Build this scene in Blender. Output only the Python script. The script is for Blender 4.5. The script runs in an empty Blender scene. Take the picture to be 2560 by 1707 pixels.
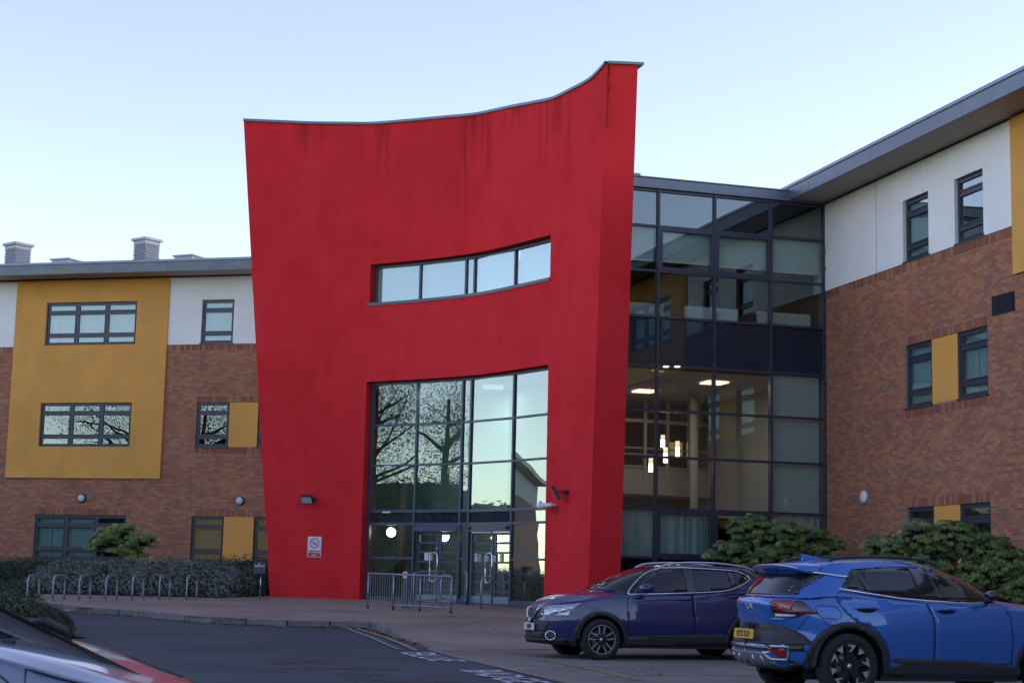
import bpy, bmesh, math, random
from math import sin, cos, pi, radians, sqrt, atan2
from mathutils import Vector, Matrix, geometry
from mathutils.bvhtree import BVHTree
random.seed(7)
SC = bpy.context.scene
COL = SC.collection

# ---------------------------------------------------------------- camera
FPX, PITCH, ROLL = 4155.93, radians(8.1786), radians(1.29)
AZ_L, AZ_G, AZ_R = radians(-75.43), radians(73.245), radians(-15.87)
CAM = Vector((0, 0, 1.35))
cF = Vector((0, cos(PITCH), sin(PITCH)))
cU0 = Vector((0, -sin(PITCH), cos(PITCH)))
cX0 = Vector((1, 0, 0))
cX = cX0 * cos(ROLL) + cU0 * sin(ROLL)
cU = -cX0 * sin(ROLL) + cU0 * cos(ROLL)
cam = bpy.data.cameras.new('camera')
camo = bpy.data.objects.new('camera', cam)
COL.objects.link(camo)
camo.matrix_world = Matrix(((cX.x, cU.x, -cF.x, CAM.x), (cX.y, cU.y, -cF.y, CAM.y), (cX.z, cU.z, -cF.z, CAM.z), (0, 0, 0, 1)))
cam.sensor_width = 36.0
cam.lens = FPX / 2560 * 36
cam.clip_start = .1
cam.clip_end = 3000
cam.dof.use_dof = True
cam.dof.focus_distance = 42
cam.dof.aperture_fstop = 5.0
SC.camera = camo

# ---------------------------------------------------------------- sky, sun, exposure
SUN_EL, SUN_AZ = radians(15.0), radians(82)      # low on the right, hidden behind the right wing
W = bpy.data.worlds.new('World'); SC.world = W; W.use_nodes = True
wn = W.node_tree; wn.nodes.clear()
sky = wn.nodes.new('ShaderNodeTexSky'); sky.sky_type = 'NISHITA'; sky.sun_disc = False
sky.sun_elevation = SUN_EL; sky.sun_rotation = SUN_AZ
sky.altitude = 900; sky.air_density = 1.0; sky.dust_density = 0.5; sky.ozone_density = 1.2
bg = wn.nodes.new('ShaderNodeBackground'); bg.inputs['Strength'].default_value = 0.15
wo = wn.nodes.new('ShaderNodeOutputWorld')
hs = wn.nodes.new('ShaderNodeHueSaturation'); hs.inputs['Saturation'].default_value = .86; hs.inputs['Hue'].default_value = .528
wn.links.new(sky.outputs[0], hs.inputs['Color']); wn.links.new(hs.outputs[0], bg.inputs[0]); wn.links.new(bg.outputs[0], wo.inputs[0])
sl = bpy.data.lights.new('sun', 'SUN'); sl.energy = 0.02; sl.angle = radians(12); sl.color = (1, .82, .66)
so = bpy.data.objects.new('sun', sl); COL.objects.link(so)
sdir = Vector((sin(SUN_AZ) * cos(SUN_EL), cos(SUN_AZ) * cos(SUN_EL), sin(SUN_EL)))
so.rotation_euler = sdir.to_track_quat('Z', 'Y').to_euler()
SC.view_settings.view_transform = 'Standard'
SC.view_settings.look = 'None'
SC.view_settings.gamma = 1
SC.view_settings.use_curve_mapping = False
SC.view_settings.exposure = 1.43
SC.cycles.max_bounces = 8
SC.cycles.transparent_max_bounces = 24
SC.cycles.caustics_reflective = False

# ---------------------------------------------------------------- helpers
def ray(px, py):
    d = cF * FPX + cX * (px - 1280) - cU * (py - 853.5)
    return d / d.y
def base_z(x, y):
    if y < 28: return .1
    return .1 + (min(y, 52) - 28) * .0235
def gp(px, py, f=None, dz=0.0):
    """point of the ground seen at a place of the picture"""
    f = f or base_z
    d = ray(px, py); lo, hi = 3.0, 120.0
    for _ in range(50):
        m = (lo + hi) / 2; P = CAM + d * m
        if P.z > f(P.x, P.y) + dz: lo = m
        else: hi = m
    return CAM + d * lo
class Facade:
    """vertical plane with local axes: x along the wall to the right, y into the building, z up"""
    def __init__(s, O, az):
        s.O = Vector((O[0], O[1], 0)); s.az = az
        s.u = Vector((sin(az), cos(az), 0)); s.n = Vector((-s.u.y, s.u.x, 0))
        s.rz = atan2(s.u.y, s.u.x)
    def hit(s, px, py, d=0.0):
        r = ray(px, py); O = s.O + s.n * d
        t = (O - CAM).dot(s.n) / r.dot(s.n); P = CAM + r * t
        return ((P - s.O).dot(s.u), P.z)
    def P(s, u, y=0, z=0):
        return s.O + s.u * u + s.n * y + Vector((0, 0, z))
_r = ray(2065, 1200) * 44.5 + CAM
GF = Facade(_r, AZ_G)
RF = Facade(_r, AZ_R + pi)
LF = Facade(ray(450, 1245) * 57.9 + CAM, AZ_L + pi)

class MB:
    def __init__(s): s.v = []; s.f = []
    def add(s, vs, fs):
        n = len(s.v); s.v += [tuple(v) for v in vs]; s.f += [tuple(n + i for i in f) for f in fs]; return s
    def box(s, x0, x1, y0, y1, z0, z1, skip=''):
        vs = [(x0, y0, z0), (x1, y0, z0), (x1, y1, z0), (x0, y1, z0), (x0, y0, z1), (x1, y0, z1), (x1, y1, z1), (x0, y1, z1)]
        F = {'b': (0, 3, 2, 1), 't': (4, 5, 6, 7), 'f': (0, 1, 5, 4), 'k': (2, 3, 7, 6), 'l': (3, 0, 4, 7), 'r': (1, 2, 6, 5)}
        return s.add(vs, [F[k] for k in F if k not in skip])
    def obox(s, c, ax, ay, az, hx, hy, hz):
        c = Vector(c); ax = Vector(ax).normalized(); ay = Vector(ay).normalized(); az = Vector(az).normalized(); vs = []
        for k in (-1, 1):
            for a, b in ((-1, -1), (1, -1), (1, 1), (-1, 1)): vs.append(c + ax * hx * a + ay * hy * b + az * hz * k)
        return s.add(vs, [(0, 3, 2, 1), (4, 5, 6, 7), (0, 1, 5, 4), (2, 3, 7, 6), (3, 0, 4, 7), (1, 2, 6, 5)])
    def tube(s, pts, r, n=8, closed=False, cap=True):
        pts = [Vector(p) for p in pts]; m = len(pts); rings = []; up = None
        for i, p in enumerate(pts):
            a = pts[(i - 1) % m] if (closed or i > 0) else p; b = pts[(i + 1) % m] if (closed or i < m - 1) else p
            t = (b - a)
            if t.length < 1e-9: t = Vector((0, 0, 1))
            t.normalize()
            if up is None: up = Vector((0, 0, 1)) if abs(t.z) < .9 else Vector((1, 0, 0))
            sd = t.cross(up)
            if sd.length < 1e-6: sd = t.cross(Vector((1, 0, 0)))
            sd.normalize(); up = sd.cross(t).normalized()
            rr = r[i] if isinstance(r, (list, tuple)) else r
            rings.append([p + sd * rr * cos(2 * pi * k / n) + up * rr * sin(2 * pi * k / n) for k in range(n)])
        vs = [v for g in rings for v in g]; fs = []
        for i in range(m if closed else m - 1):
            j = (i + 1) % m
            for k in range(n): fs.append((i * n + k, i * n + (k + 1) % n, j * n + (k + 1) % n, j * n + k))
        if cap and not closed: fs += [tuple(range(n - 1, -1, -1)), tuple((m - 1) * n + k for k in range(n))]
        return s.add(vs, fs)
    def lathe(s, prof, n=24, c=(0, 0, 0), axis='z'):
        vs = []; m = len(prof); c = Vector(c)
        for (r, h) in prof:
            for k in range(n):
                a = 2 * pi * k / n
                p = (r * cos(a), r * sin(a), h) if axis == 'z' else (r * cos(a), h, r * sin(a)) if axis == 'y' else (h, r * cos(a), r * sin(a))
                vs.append(c + Vector(p))
        return s.add(vs, [(i * n + k, i * n + (k + 1) % n, (i + 1) * n + (k + 1) % n, (i + 1) * n + k) for i in range(m - 1) for k in range(n)])
    def prism(s, poly, y0, y1):
        """polygon in (x, z) pushed from y0 to y1"""
        n = len(poly)
        return s.add([(x, y0, z) for x, z in poly] + [(x, y1, z) for x, z in poly],
                     [tuple(range(n)), tuple(range(2 * n - 1, n - 1, -1))] + [(i, n + i, n + (i + 1) % n, (i + 1) % n) for i in range(n)])
    def mesh(s, name, m, smooth=False):
        me = bpy.data.meshes.new(name); me.from_pydata(s.v, [], s.f)
        me.materials.append(m)
        bm = bmesh.new(); bm.from_mesh(me); bmesh.ops.recalc_face_normals(bm, faces=bm.faces); bm.to_mesh(me); bm.free()
        if smooth: me.polygons.foreach_set('use_smooth', [True] * len(me.polygons))
        me.update(); return me
    def build(s, name, m, parent=None, smooth=False, loc=None, kind=None, bevel=0, label=None, raw=False):
        if raw:
            me = bpy.data.meshes.new(name); me.from_pydata(s.v, [], s.f); me.materials.append(m)
            if smooth: me.polygons.foreach_set('use_smooth', [True] * len(me.polygons))
        else: me = s.mesh(name, m, smooth)
        o = link(name, me, parent, loc)
        if kind: o['kind'] = kind
        if label: o['label'] = label
        if bevel:
            b = o.modifiers.new('bevel', 'BEVEL'); b.width = bevel; b.segments = 2; b.limit_method = 'ANGLE'; b.angle_limit = radians(40)
        return o
def link(name, me, parent=None, loc=None, rot=None):
    o = bpy.data.objects.new(name, me); COL.objects.link(o)
    if parent: o.parent = parent
    if loc is not None: o.location = loc
    if rot is not None: o.rotation_euler = rot
    return o
def tag(o, label=None, cat=None, group=None, kind=None):
    if label: o['label'] = label
    if cat: o['category'] = cat
    if group: o['group'] = group
    if kind: o['kind'] = kind
    return o
def thing(name, label, cat, loc=(0, 0, 0), rz=0, group=None):
    o = link(name, None, None, loc, (0, 0, rz)); o.empty_display_size = .2
    return tag(o, label, cat, group)
def copy_tree(o, parent=None):
    c = o.copy(); COL.objects.link(c); c.parent = parent
    for ch in list(o.children): copy_tree(ch, c)
    return c
def lerp(a, b, t): return a + (b - a) * t
def tab(T, x):
    """smooth table look-up (monotone-ish cubic through the points)"""
    if x <= T[0][0]: return T[0][1]
    if x >= T[-1][0]: return T[-1][1]
    for i in range(len(T) - 1):
        if T[i][0] <= x <= T[i + 1][0]:
            x0, y0 = T[i]; x1, y1 = T[i + 1]; h = x1 - x0; t = (x - x0) / h
            m0 = (y1 - T[i - 1][1]) / (x1 - T[i - 1][0]) if i > 0 else (y1 - y0) / h
            m1 = (T[i + 2][1] - y0) / (T[i + 2][0] - x0) if i + 2 < len(T) else (y1 - y0) / h
            return (2 * t**3 - 3 * t * t + 1) * y0 + (t**3 - 2 * t * t + t) * h * m0 + (-2 * t**3 + 3 * t * t) * y1 + (t**3 - t * t) * h * m1
def sstep(a, b, x):
    t = max(0, min(1, (x - a) / (b - a))); return t * t * (3 - 2 * t)

# ---------------------------------------------------------------- materials
def mat(name, col, rough=.6, metal=0, var=0, vscale=3, bump=0, bscale=40, coat=0, emit=None, estr=0, spec=.5, island=None, streak=0, dirt=None, stretch=(1, 1, 1)):
    m = bpy.data.materials.new(name); m.use_nodes = True; nt = m.node_tree; N = nt.nodes; Lk = nt.links
    b = N['Principled BSDF']; b.inputs['Base Color'].default_value = (*col, 1); b.inputs['Roughness'].default_value = rough
    b.inputs['Metallic'].default_value = metal; b.inputs['Coat Weight'].default_value = coat; b.inputs['Coat Roughness'].default_value = .03
    b.inputs['Specular IOR Level'].default_value = spec
    if emit: b.inputs['Emission Color'].default_value = (*emit, 1); b.inputs['Emission Strength'].default_value = estr
    tc = N.new('ShaderNodeTexCoord'); cur = None
    def mixc(a, bcol, fac):
        x = N.new('ShaderNodeMix'); x.data_type = 'RGBA'
        Lk.new(fac, x.inputs[0])
        if a is None: x.inputs[6].default_value = (*col, 1)
        else: Lk.new(a, x.inputs[6])
        x.inputs[7].default_value = (*bcol, 1); return x.outputs[2]
    def ramp(src, a, c):
        r = N.new('ShaderNodeMapRange'); r.inputs[1].default_value = a; r.inputs[2].default_value = c; Lk.new(src, r.inputs[0]); return r.outputs[0]
    def noise(sc, det=4, st=(1, 1, 1)):
        mp = N.new('ShaderNodeMapping'); mp.inputs['Scale'].default_value = st; Lk.new(tc.outputs['Object'], mp.inputs[0])
        n = N.new('ShaderNodeTexNoise'); n.inputs['Scale'].default_value = sc; n.inputs['Detail'].default_value = det; Lk.new(mp.outputs[0], n.inputs['Vector']); return n.outputs['Fac']
    if island:
        g = N.new('ShaderNodeNewGeometry'); oi = N.new('ShaderNodeObjectInfo')
        a = N.new('ShaderNodeMath'); a.operation = 'ADD'; Lk.new(g.outputs['Random Per Island'], a.inputs[0]); Lk.new(oi.outputs['Random'], a.inputs[1])
        fr = N.new('ShaderNodeMath'); fr.operation = 'FRACT'; Lk.new(a.outputs[0], fr.inputs[0])
        cr = N.new('ShaderNodeValToRGB'); cr.color_ramp.interpolation = 'CONSTANT' if len(island) > 3 else 'LINEAR'
        el = cr.color_ramp.elements
        while len(el) < len(island): el.new(.5)
        for i, c in enumerate(island): el[i].position = i / len(island) if len(island) > 3 else i / (len(island) - 1); el[i].color = (*c, 1)
        Lk.new(fr.outputs[0], cr.inputs[0]); cur = cr.outputs[0]
    if var:
        cur = mixc(cur, tuple(c * (1 - var) for c in col), ramp(noise(vscale, 5, stretch), .35, .7)) if not island else cur
        if island:
            h = N.new('ShaderNodeHueSaturation'); Lk.new(cur, h.inputs['Color'])
            mr = N.new('ShaderNodeMapRange'); mr.inputs[1].default_value = .3; mr.inputs[2].default_value = .7; mr.inputs[3].default_value = 1 - var; mr.inputs[4].default_value = 1 + var
            Lk.new(noise(vscale, 4, stretch), mr.inputs[0]); Lk.new(mr.outputs[0], h.inputs['Value']); cur = h.outputs[0]
    if dirt:
        dc, amt, sc, st, lo, hi = dirt
        mm = N.new('ShaderNodeMath'); mm.operation = 'MULTIPLY'; mm.inputs[1].default_value = amt
        Lk.new(ramp(noise(sc, 6, st), lo, hi), mm.inputs[0]); cur = mixc(cur, dc, mm.outputs[0])
    if cur is not None: Lk.new(cur, b.inputs['Base Color'])
    if bump:
        bp = N.new('ShaderNodeBump'); bp.inputs['Strength'].default_value = bump; bp.inputs['Distance'].default_value = .01
        Lk.new(noise(bscale, 5), bp.inputs['Height']); Lk.new(bp.outputs[0], b.inputs['Normal'])
    m['out'] = 1
    return m
def glass_mat(name, tint, refl, warp=.0, wscale=.6, rough=.0, edge=.5):
    m = bpy.data.materials.new(name); m.use_nodes = True; nt = m.node_tree; N = nt.nodes; Lk = nt.links; N.clear()
    o = N.new('ShaderNodeOutputMaterial'); t = N.new('ShaderNodeBsdfTransparent'); t.inputs[0].default_value = (*tint, 1)
    g = N.new('ShaderNodeBsdfGlossy'); g.inputs['Roughness'].default_value = rough; g.inputs[0].default_value = (.9, 1, .97, 1)
    lw = N.new('ShaderNodeLayerWeight'); lw.inputs[0].default_value = .35
    mr = N.new('ShaderNodeMapRange'); mr.inputs[3].default_value = refl; mr.inputs[4].default_value = min(1, refl + edge); Lk.new(lw.outputs['Facing'], mr.inputs[0])
    mx = N.new('ShaderNodeMixShader'); Lk.new(mr.outputs[0], mx.inputs[0]); Lk.new(t.outputs[0], mx.inputs[1]); Lk.new(g.outputs[0], mx.inputs[2]); Lk.new(mx.outputs[0], o.inputs[0])
    if warp:
        tc = N.new('ShaderNodeTexCoord'); n = N.new('ShaderNodeTexNoise'); n.inputs['Scale'].default_value = wscale; n.inputs['Detail'].default_value = 1
        Lk.new(tc.outputs['Object'], n.inputs['Vector']); bp = N.new('ShaderNodeBump'); bp.inputs['Strength'].default_value = 1; bp.inputs['Distance'].default_value = warp
        Lk.new(n.outputs['Fac'], bp.inputs['Height']); Lk.new(bp.outputs[0], g.inputs['Normal']); Lk.new(bp.outputs[0], lw.inputs['Normal'])
    return m
BR = [tuple(v * 1.12 for v in c) for c in ((.37, .155, .085), (.33, .120, .072), (.40, .185, .105), (.34, .13, .08), (.37, .165, .095), (.26, .135, .095), (.36, .15, .075), (.31, .108, .074), (.23, .125, .095), (.39, .17, .085))]
M = dict(
    brick=mat('brick', (.25, .1, .06), .9, spec=.15, island=BR, var=.12, vscale=.6, bump=.3, bscale=60),
    soldier=mat('soldier_brick', (.24, .1, .06), .9, spec=.15, island=[(.36, .15, .085), (.30, .11, .07), (.40, .19, .11), (.26, .11, .085)], var=.2, vscale=.8),
    mortar=mat('mortar', (.40, .30, .235), .9, spec=.15, var=.25, vscale=2),
    yellow=mat('yellow_render', (.78, .38, .095), .9, spec=.12, var=.14, vscale=.7, bump=.2, bscale=120, dirt=((.50, .31, .11), .55, 1.2, (1, 1, .35), .5, .8)),
    white=mat('white_render', (.88, .87, .84), .9, spec=.15, var=.07, vscale=.8, bump=.15, bscale=120, dirt=((.60, .54, .50), .4, 1.5, (1, 1, .3), .55, .85)),
    frame=mat('window_frame', (.030, .036, .062), .35, spec=.5),
    frame2=mat('curtain_frame', (.045, .058, .095), .35),
    spandrel=mat('spandrel_panel', (.040, .062, .100), .12, spec=.8, coat=.6),
    fascia=mat('fascia_metal', (.15, .18, .21), .45, metal=.3, var=.25, vscale=3, dirt=((.20, .17, .06), .8, 3.5, (1, 1, 1.6), .56, .66)),
    fasciac=mat('fascia_metal_clean', (.15, .18, .22), .4, metal=.3, var=.15, vscale=3, dirt=((.15, .15, .09), .5, 3, (1, 1, .6), .6, .75)),
    trim=mat('roof_edge_trim', (.22, .25, .33), .4, metal=.4),
    soffit=mat('soffit', (.42, .37, .32), .7, var=.1, vscale=1),
    roof=mat('roof_sheet', (.2, .22, .24), .6, metal=.2),
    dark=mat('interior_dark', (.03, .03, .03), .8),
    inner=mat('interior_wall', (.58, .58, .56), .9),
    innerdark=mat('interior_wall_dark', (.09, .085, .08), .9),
    innergreen=mat('interior_wall_green', (.26, .40, .37), .8, var=.3, vscale=.5),
    cream=mat('interior_cream', (.50, .45, .40), .8),
    board=mat('white_board', (.46, .52, .50), .7, var=.05, vscale=1),
    blind=mat('blind_fabric', (.42, .52, .50), .8, var=.1, vscale=6, stretch=(8, 8, .2)),
    blindlit=mat('blind_lit', (.26, .38, .48), .8, emit=(.55, .80, .95), estr=.05),
    glass=glass_mat('window_glass', (.60, .74, .74), .12, .0015, 1.3),
    glassg=glass_mat('curtain_glass', (.72, .80, .78), .06, .005, .55),
    glassr=glass_mat('entrance_glass', (.46, .60, .59), .085, .0011, .8),
    glasss=glass_mat('storey_band_glass', (.5, .58, .66), .02, .003, .4, 0, .12),
    glassd=glass_mat('spandrel_glass', (.25, .3, .40), .125, .006, .4),
    doorglass=glass_mat('door_glass', (.5, .58, .56), .2, .002, 1),
    steel=mat('galvanised_steel', (.30, .34, .38), .42, metal=.75, var=.2, vscale=20),
    steelp=mat('painted_grey_steel', (.20, .26, .31), .5, metal=.3),
    chrome=mat('chrome', (.75, .77, .8), .12, metal=1),
    silver=mat('silver_metal', (.55, .57, .6), .3, metal=.9),
    black=mat('black_plastic', (.018, .019, .021), .5),
    blackgloss=mat('black_gloss', (.01, .01, .012), .08, coat=.6),
    rubber=mat('tyre_rubber', (.018, .018, .019), .85, bump=.3, bscale=80),
    carglass=mat('car_glass', (.010, .012, .015), .03, spec=.6),
    lampglass=mat('lamp_glass', (.45, .5, .52), .1, coat=1),
    whitep=mat('white_plastic', (.7, .72, .74), .4),
    globe=mat('globe_diffuser', (.55, .62, .66), .35),
    lamp=mat('lit_lamp', (1, 1, 1), .5, emit=(1, .80, .74), estr=14),
    lampwarm=mat('lit_pendant', (1, 1, 1), .5, emit=(1, .80, .55), estr=3.2),
    pendtop=mat('pendant_dim_end', (.6, .5, .4), .5, emit=(1, .8, .55), estr=.45),
    panel=mat('lit_ceiling_panel', (1, 1, 1), .5, emit=(1, .60, .46), estr=.9),
    strip=mat('lit_strip', (1, 1, 1), .5, emit=(.95, .97, 1), estr=1.6),
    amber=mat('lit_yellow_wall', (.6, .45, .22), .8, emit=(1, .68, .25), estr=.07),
    paper=mat('paper', (.62, .66, .72), .7), paperp=mat('paper_pink', (.62, .40, .38), .7), paperg=mat('paper_green', (.20, .30, .26), .7),
    signred=mat('sign_red', (.42, .03, .045), .5), signwhite=mat('sign_white', (.66, .68, .74), .5), ink=mat('ink', (.03, .03, .035), .6),
    asphalt=mat('asphalt', (.066, .078, .086), .88, spec=.3, var=.3, vscale=.35, bump=.6, bscale=110, dirt=((.045, .05, .055), .5, 9, (1, 1, 1), .45, .8)),
    gutter=mat('gutter_dirt', (.045, .035, .028), .95, dirt=((.085, .09, .095), .9, 5, (1, 1, 1), .48, .6)),
    stain=mat('oil_stain', (.028, .027, .03), .75, var=.3, vscale=6),
    kerb=mat('kerb_stone', (.17, .16, .155), .85, var=.35, vscale=3, bump=.3, island=[(.19, .18, .17), (.13, .125, .12), (.21, .19, .18)]),
    edging=mat('edging_concrete', (.20, .19, .20), .85, var=.2, vscale=5),
    lineY=mat('yellow_line', (.40, .28, .10), .85, dirt=((.16, .135, .12), 1.0, 9, (1, 1, 1), .42, .56)), lineF=mat('faded_white_line', (.20, .215, .21), .8, var=.4, vscale=8),
    lineW=mat('white_line', (.52, .55, .58), .8, dirt=((.10, .105, .11), .9, 14, (1, 1, 1), .50, .62)),
    soil=mat('soil', (.05, .035, .025), .95, var=.4, vscale=6), joint=mat('joint_dark', (.03, .028, .028), .9),
    litter=mat('fallen_leaf', (.16, .07, .03), .8, island=[(.32, .14, .05), (.2, .075, .04), (.36, .22, .09)]),
    cowl=mat('cowl_metal', (.40, .41, .47), .5, metal=.1, var=.12, vscale=2),
    grass=mat('grass_ground', (.035, .045, .025), .95, var=.4, vscale=.5),
    woodleaf=mat('far_wood_leaf', (.03, .04, .025), .8, island=[(.028, .036, .022), (.045, .055, .03), (.02, .028, .018)], var=.3, vscale=.2),
    paneldim=mat('dim_ceiling_panel', (1, 1, 1), .5, emit=(1, .9, .8), estr=.16),
    moss=mat('moss', (.14, .075, .04), .95, island=[(.16, .08, .04), (.10, .07, .035), (.20, .10, .05)]),
    bark=mat('bark', (.10, .075, .055), .9, var=.4, vscale=8),
    greyleaf=mat('grey_green_leaf', (.10, .13, .11), .7, island=[(.17, .21, .175), (.10, .13, .10), (.23, .27, .235)], var=.35, vscale=1.6),
    darkleaf=mat('dark_green_leaf', (.03, .06, .03), .6, island=[(.028, .055, .022), (.04, .075, .03), (.018, .035, .018)], var=.3, vscale=2),
    midleaf=mat('mid_green_leaf', (.05, .08, .03), .6, island=[(.06, .10, .035), (.04, .07, .025), (.09, .12, .04)], var=.3, vscale=3),
    brownleaf=mat('brown_green_leaf', (.06, .05, .03), .7, island=[(.065, .055, .028), (.045, .04, .025), (.05, .06, .03)], var=.3, vscale=3),
    treeleaf=mat('tree_leaf', (.07, .10, .04), .6, island=[(.09, .13, .05), (.15, .19, .08), (.06, .09, .04)], var=.3, vscale=1),
    fatsia=mat('fatsia_leaf', (.06, .11, .03), .42, island=[(.055, .11, .028), (.10, .17, .035), (.26, .28, .05)], var=.15, vscale=1.5),
    fatsiad=mat('fatsia_leaf_dark', (.03, .07, .025), .38, island=[(.035, .080, .024), (.07, .135, .032), (.22, .25, .05)], var=.2, vscale=1.5),
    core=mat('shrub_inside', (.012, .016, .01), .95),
)
def red_mat():
    m = mat('red_render', (.50, .018, .032), .9, spec=.10, bump=.25, bscale=150); nt = m.node_tree; N = nt.nodes; Lk = nt.links; b = N['Principled BSDF']
    tc = N.new('ShaderNodeTexCoord')
    def noise(sc, st, det=5, lo=.35, hi=.7):
        mp = N.new('ShaderNodeMapping'); mp.inputs['Scale'].default_value = st; Lk.new(tc.outputs['Object'], mp.inputs[0])
        n = N.new('ShaderNodeTexNoise'); n.inputs['Scale'].default_value = sc; n.inputs['Detail'].default_value = det; Lk.new(mp.outputs[0], n.inputs['Vector'])
        r = N.new('ShaderNodeMapRange'); r.inputs[1].default_value = lo; r.inputs[2].default_value = hi; Lk.new(n.outputs['Fac'], r.inputs[0]); return r.outputs[0]
    def mul(a, k):
        x = N.new('ShaderNodeMath'); x.operation = 'MULTIPLY'; Lk.new(a, x.inputs[0])
        if isinstance(k, float): x.inputs[1].default_value = k
        else: Lk.new(k, x.inputs[1])
        return x.outputs[0]
    def mix(a, c, f):
        x = N.new('ShaderNodeMix'); x.data_type = 'RGBA'; Lk.new(f, x.inputs[0])
        if isinstance(a, tuple): x.inputs[6].default_value = (*a, 1)
        else: Lk.new(a, x.inputs[6])
        x.inputs[7].default_value = (*c, 1); return x.outputs[2]
    c = mix((.72, .034, .042), (.64, .026, .031), noise(.45, (1, 1, .7)))
    c = mix(c, (.50, .014, .018), mul(noise(1.6, (1, 1, .8), 8, .45, .75), .4))
    c = mix(c, (.50, .015, .02), mul(noise(14, (1, 1, .5), 5, .5, .8), .35))
    c = mix(c, (.72, .065, .085), mul(noise(3.0, (1, 1, .16), 5, .5, .85), .2))      # pale rain-washed streaks
    at = N.new('ShaderNodeAttribute'); at.attribute_name = 'stain'
    st = mul(at.outputs['Fac'], noise(5.0, (1, 1, .07), 6, .42, .62))
    c = mix(c, (.10, .012, .012), mul(st, .6))
    Lk.new(c, b.inputs['Base Color']); return m
M['red'] = red_mat()
def paving_mat(name, c1, c2, cm, ang, w=.2, h=.1):
    m = mat(name, c1, .85, bump=.3, bscale=90); nt = m.node_tree; N = nt.nodes; Lk = nt.links; b = N['Principled BSDF']
    tc = N.new('ShaderNodeTexCoord'); mp = N.new('ShaderNodeMapping'); mp.inputs['Rotation'].default_value = (0, 0, ang); Lk.new(tc.outputs['Object'], mp.inputs[0])
    bt = N.new('ShaderNodeTexBrick'); bt.inputs['Color1'].default_value = (*c1, 1); bt.inputs['Color2'].default_value = (*c2, 1); bt.inputs['Mortar'].default_value = (*cm, 1)
    bt.inputs['Scale'].default_value = 1; bt.inputs['Mortar Size'].default_value = .005; bt.inputs['Brick Width'].default_value = w; bt.inputs['Row Height'].default_value = h
    Lk.new(mp.outputs[0], bt.inputs['Vector'])
    n = N.new('ShaderNodeTexNoise'); n.inputs['Scale'].default_value = .5; n.inputs['Detail'].default_value = 7; Lk.new(tc.outputs['Object'], n.inputs['Vector'])
    h2 = N.new('ShaderNodeHueSaturation'); r = N.new('ShaderNodeMapRange'); r.inputs[1].default_value = .3; r.inputs[2].default_value = .7; r.inputs[3].default_value = .72; r.inputs[4].default_value = 1.2
    Lk.new(n.outputs['Fac'], r.inputs[0]); Lk.new(r.outputs[0], h2.inputs['Value']); Lk.new(bt.outputs['Color'], h2.inputs['Color']); Lk.new(h2.outputs[0], b.inputs['Base Color'])
    return m
M['pave'] = paving_mat('forecourt_blocks', (.28, .222, .172), (.225, .178, .142), (.12, .10, .09), -.28)
M['bay'] = paving_mat('bay_blocks', (.22, .19, .16), (.18, .155, .135), (.10, .088, .08), -.28)
def paint(name, col, flake=.5):
    m = mat(name, col, .32, metal=flake, coat=1); return m

def bricktex():
    m = mat('far_brick', (.3, .13, .08), .9, spec=.15); nt = m.node_tree; N = nt.nodes; Lk = nt.links; b = N['Principled BSDF']
    tc = N.new('ShaderNodeTexCoord'); sx = N.new('ShaderNodeSeparateXYZ'); cx_ = N.new('ShaderNodeCombineXYZ'); Lk.new(tc.outputs['Object'], sx.inputs[0]); Lk.new(sx.outputs['X'], cx_.inputs['X']); Lk.new(sx.outputs['Z'], cx_.inputs['Y'])
    bt = N.new('ShaderNodeTexBrick'); bt.inputs['Color1'].default_value = (.38, .16, .09, 1); bt.inputs['Color2'].default_value = (.27, .115, .085, 1); bt.inputs['Mortar'].default_value = (.40, .30, .235, 1)
    bt.inputs['Scale'].default_value = 1; bt.inputs['Mortar Size'].default_value = .010; bt.inputs['Brick Width'].default_value = .225; bt.inputs['Row Height'].default_value = .075
    Lk.new(cx_.outputs[0], bt.inputs['Vector']); Lk.new(bt.outputs['Color'], b.inputs['Base Color']); return m
M['bricktex'] = bricktex()
# ---------------------------------------------------------------- ground
def inpoly(x, y, P):
    c = False; j = len(P) - 1
    for i in range(len(P)):
        if (P[i][1] > y) != (P[j][1] > y) and x < (P[j][0] - P[i][0]) * (y - P[i][1]) / (P[j][1] - P[i][1]) + P[i][0]: c = not c
        j = i
    return c
def cdt(poly, step, grid=True):
    pts = []; n = len(poly)
    for i in range(n):
        a = Vector(poly[i][:2]); b = Vector(poly[(i + 1) % n][:2]); k = max(1, int((b - a).length / step))
        pts += [a.lerp(b, j / k) for j in range(k)]
    nb = len(pts); edges = [(i, (i + 1) % nb) for i in range(nb)]
    if grid:
        xs = [p.x for p in pts]; ys = [p.y for p in pts]; x = min(xs) + step * .5
        bp = [(p.x, p.y) for p in pts]
        while x < max(xs):
            y = min(ys) + step * .5
            while y < max(ys):
                if inpoly(x, y, bp) and min((Vector((x, y)) - p).length_squared for p in pts) > (step * .35) ** 2: pts.append(Vector((x, y)))
                y += step
            x += step
    r = geometry.delaunay_2d_cdt(pts, edges, [], 1, 1e-5)
    return r[0], [tuple(f) for f in r[2]]
def area(poly, step, zf, skirt=0):
    v, f = cdt(poly, step, step < 50); m = MB(); m.add([(p.x, p.y, zf(p.x, p.y)) for p in v], f); return m
def strip2d(pts, w0, w1):
    """band beside a polyline, from offset w0 to w1 to its left"""
    L = [Vector(p[:2]) for p in pts]; A = []; B = []
    for i, p in enumerate(L):
        t = (L[min(i + 1, len(L) - 1)] - L[max(i - 1, 0)]).normalized(); nn = Vector((-t.y, t.x)); A.append(p + nn * w0); B.append(p + nn * w1)
    return A, B
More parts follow.
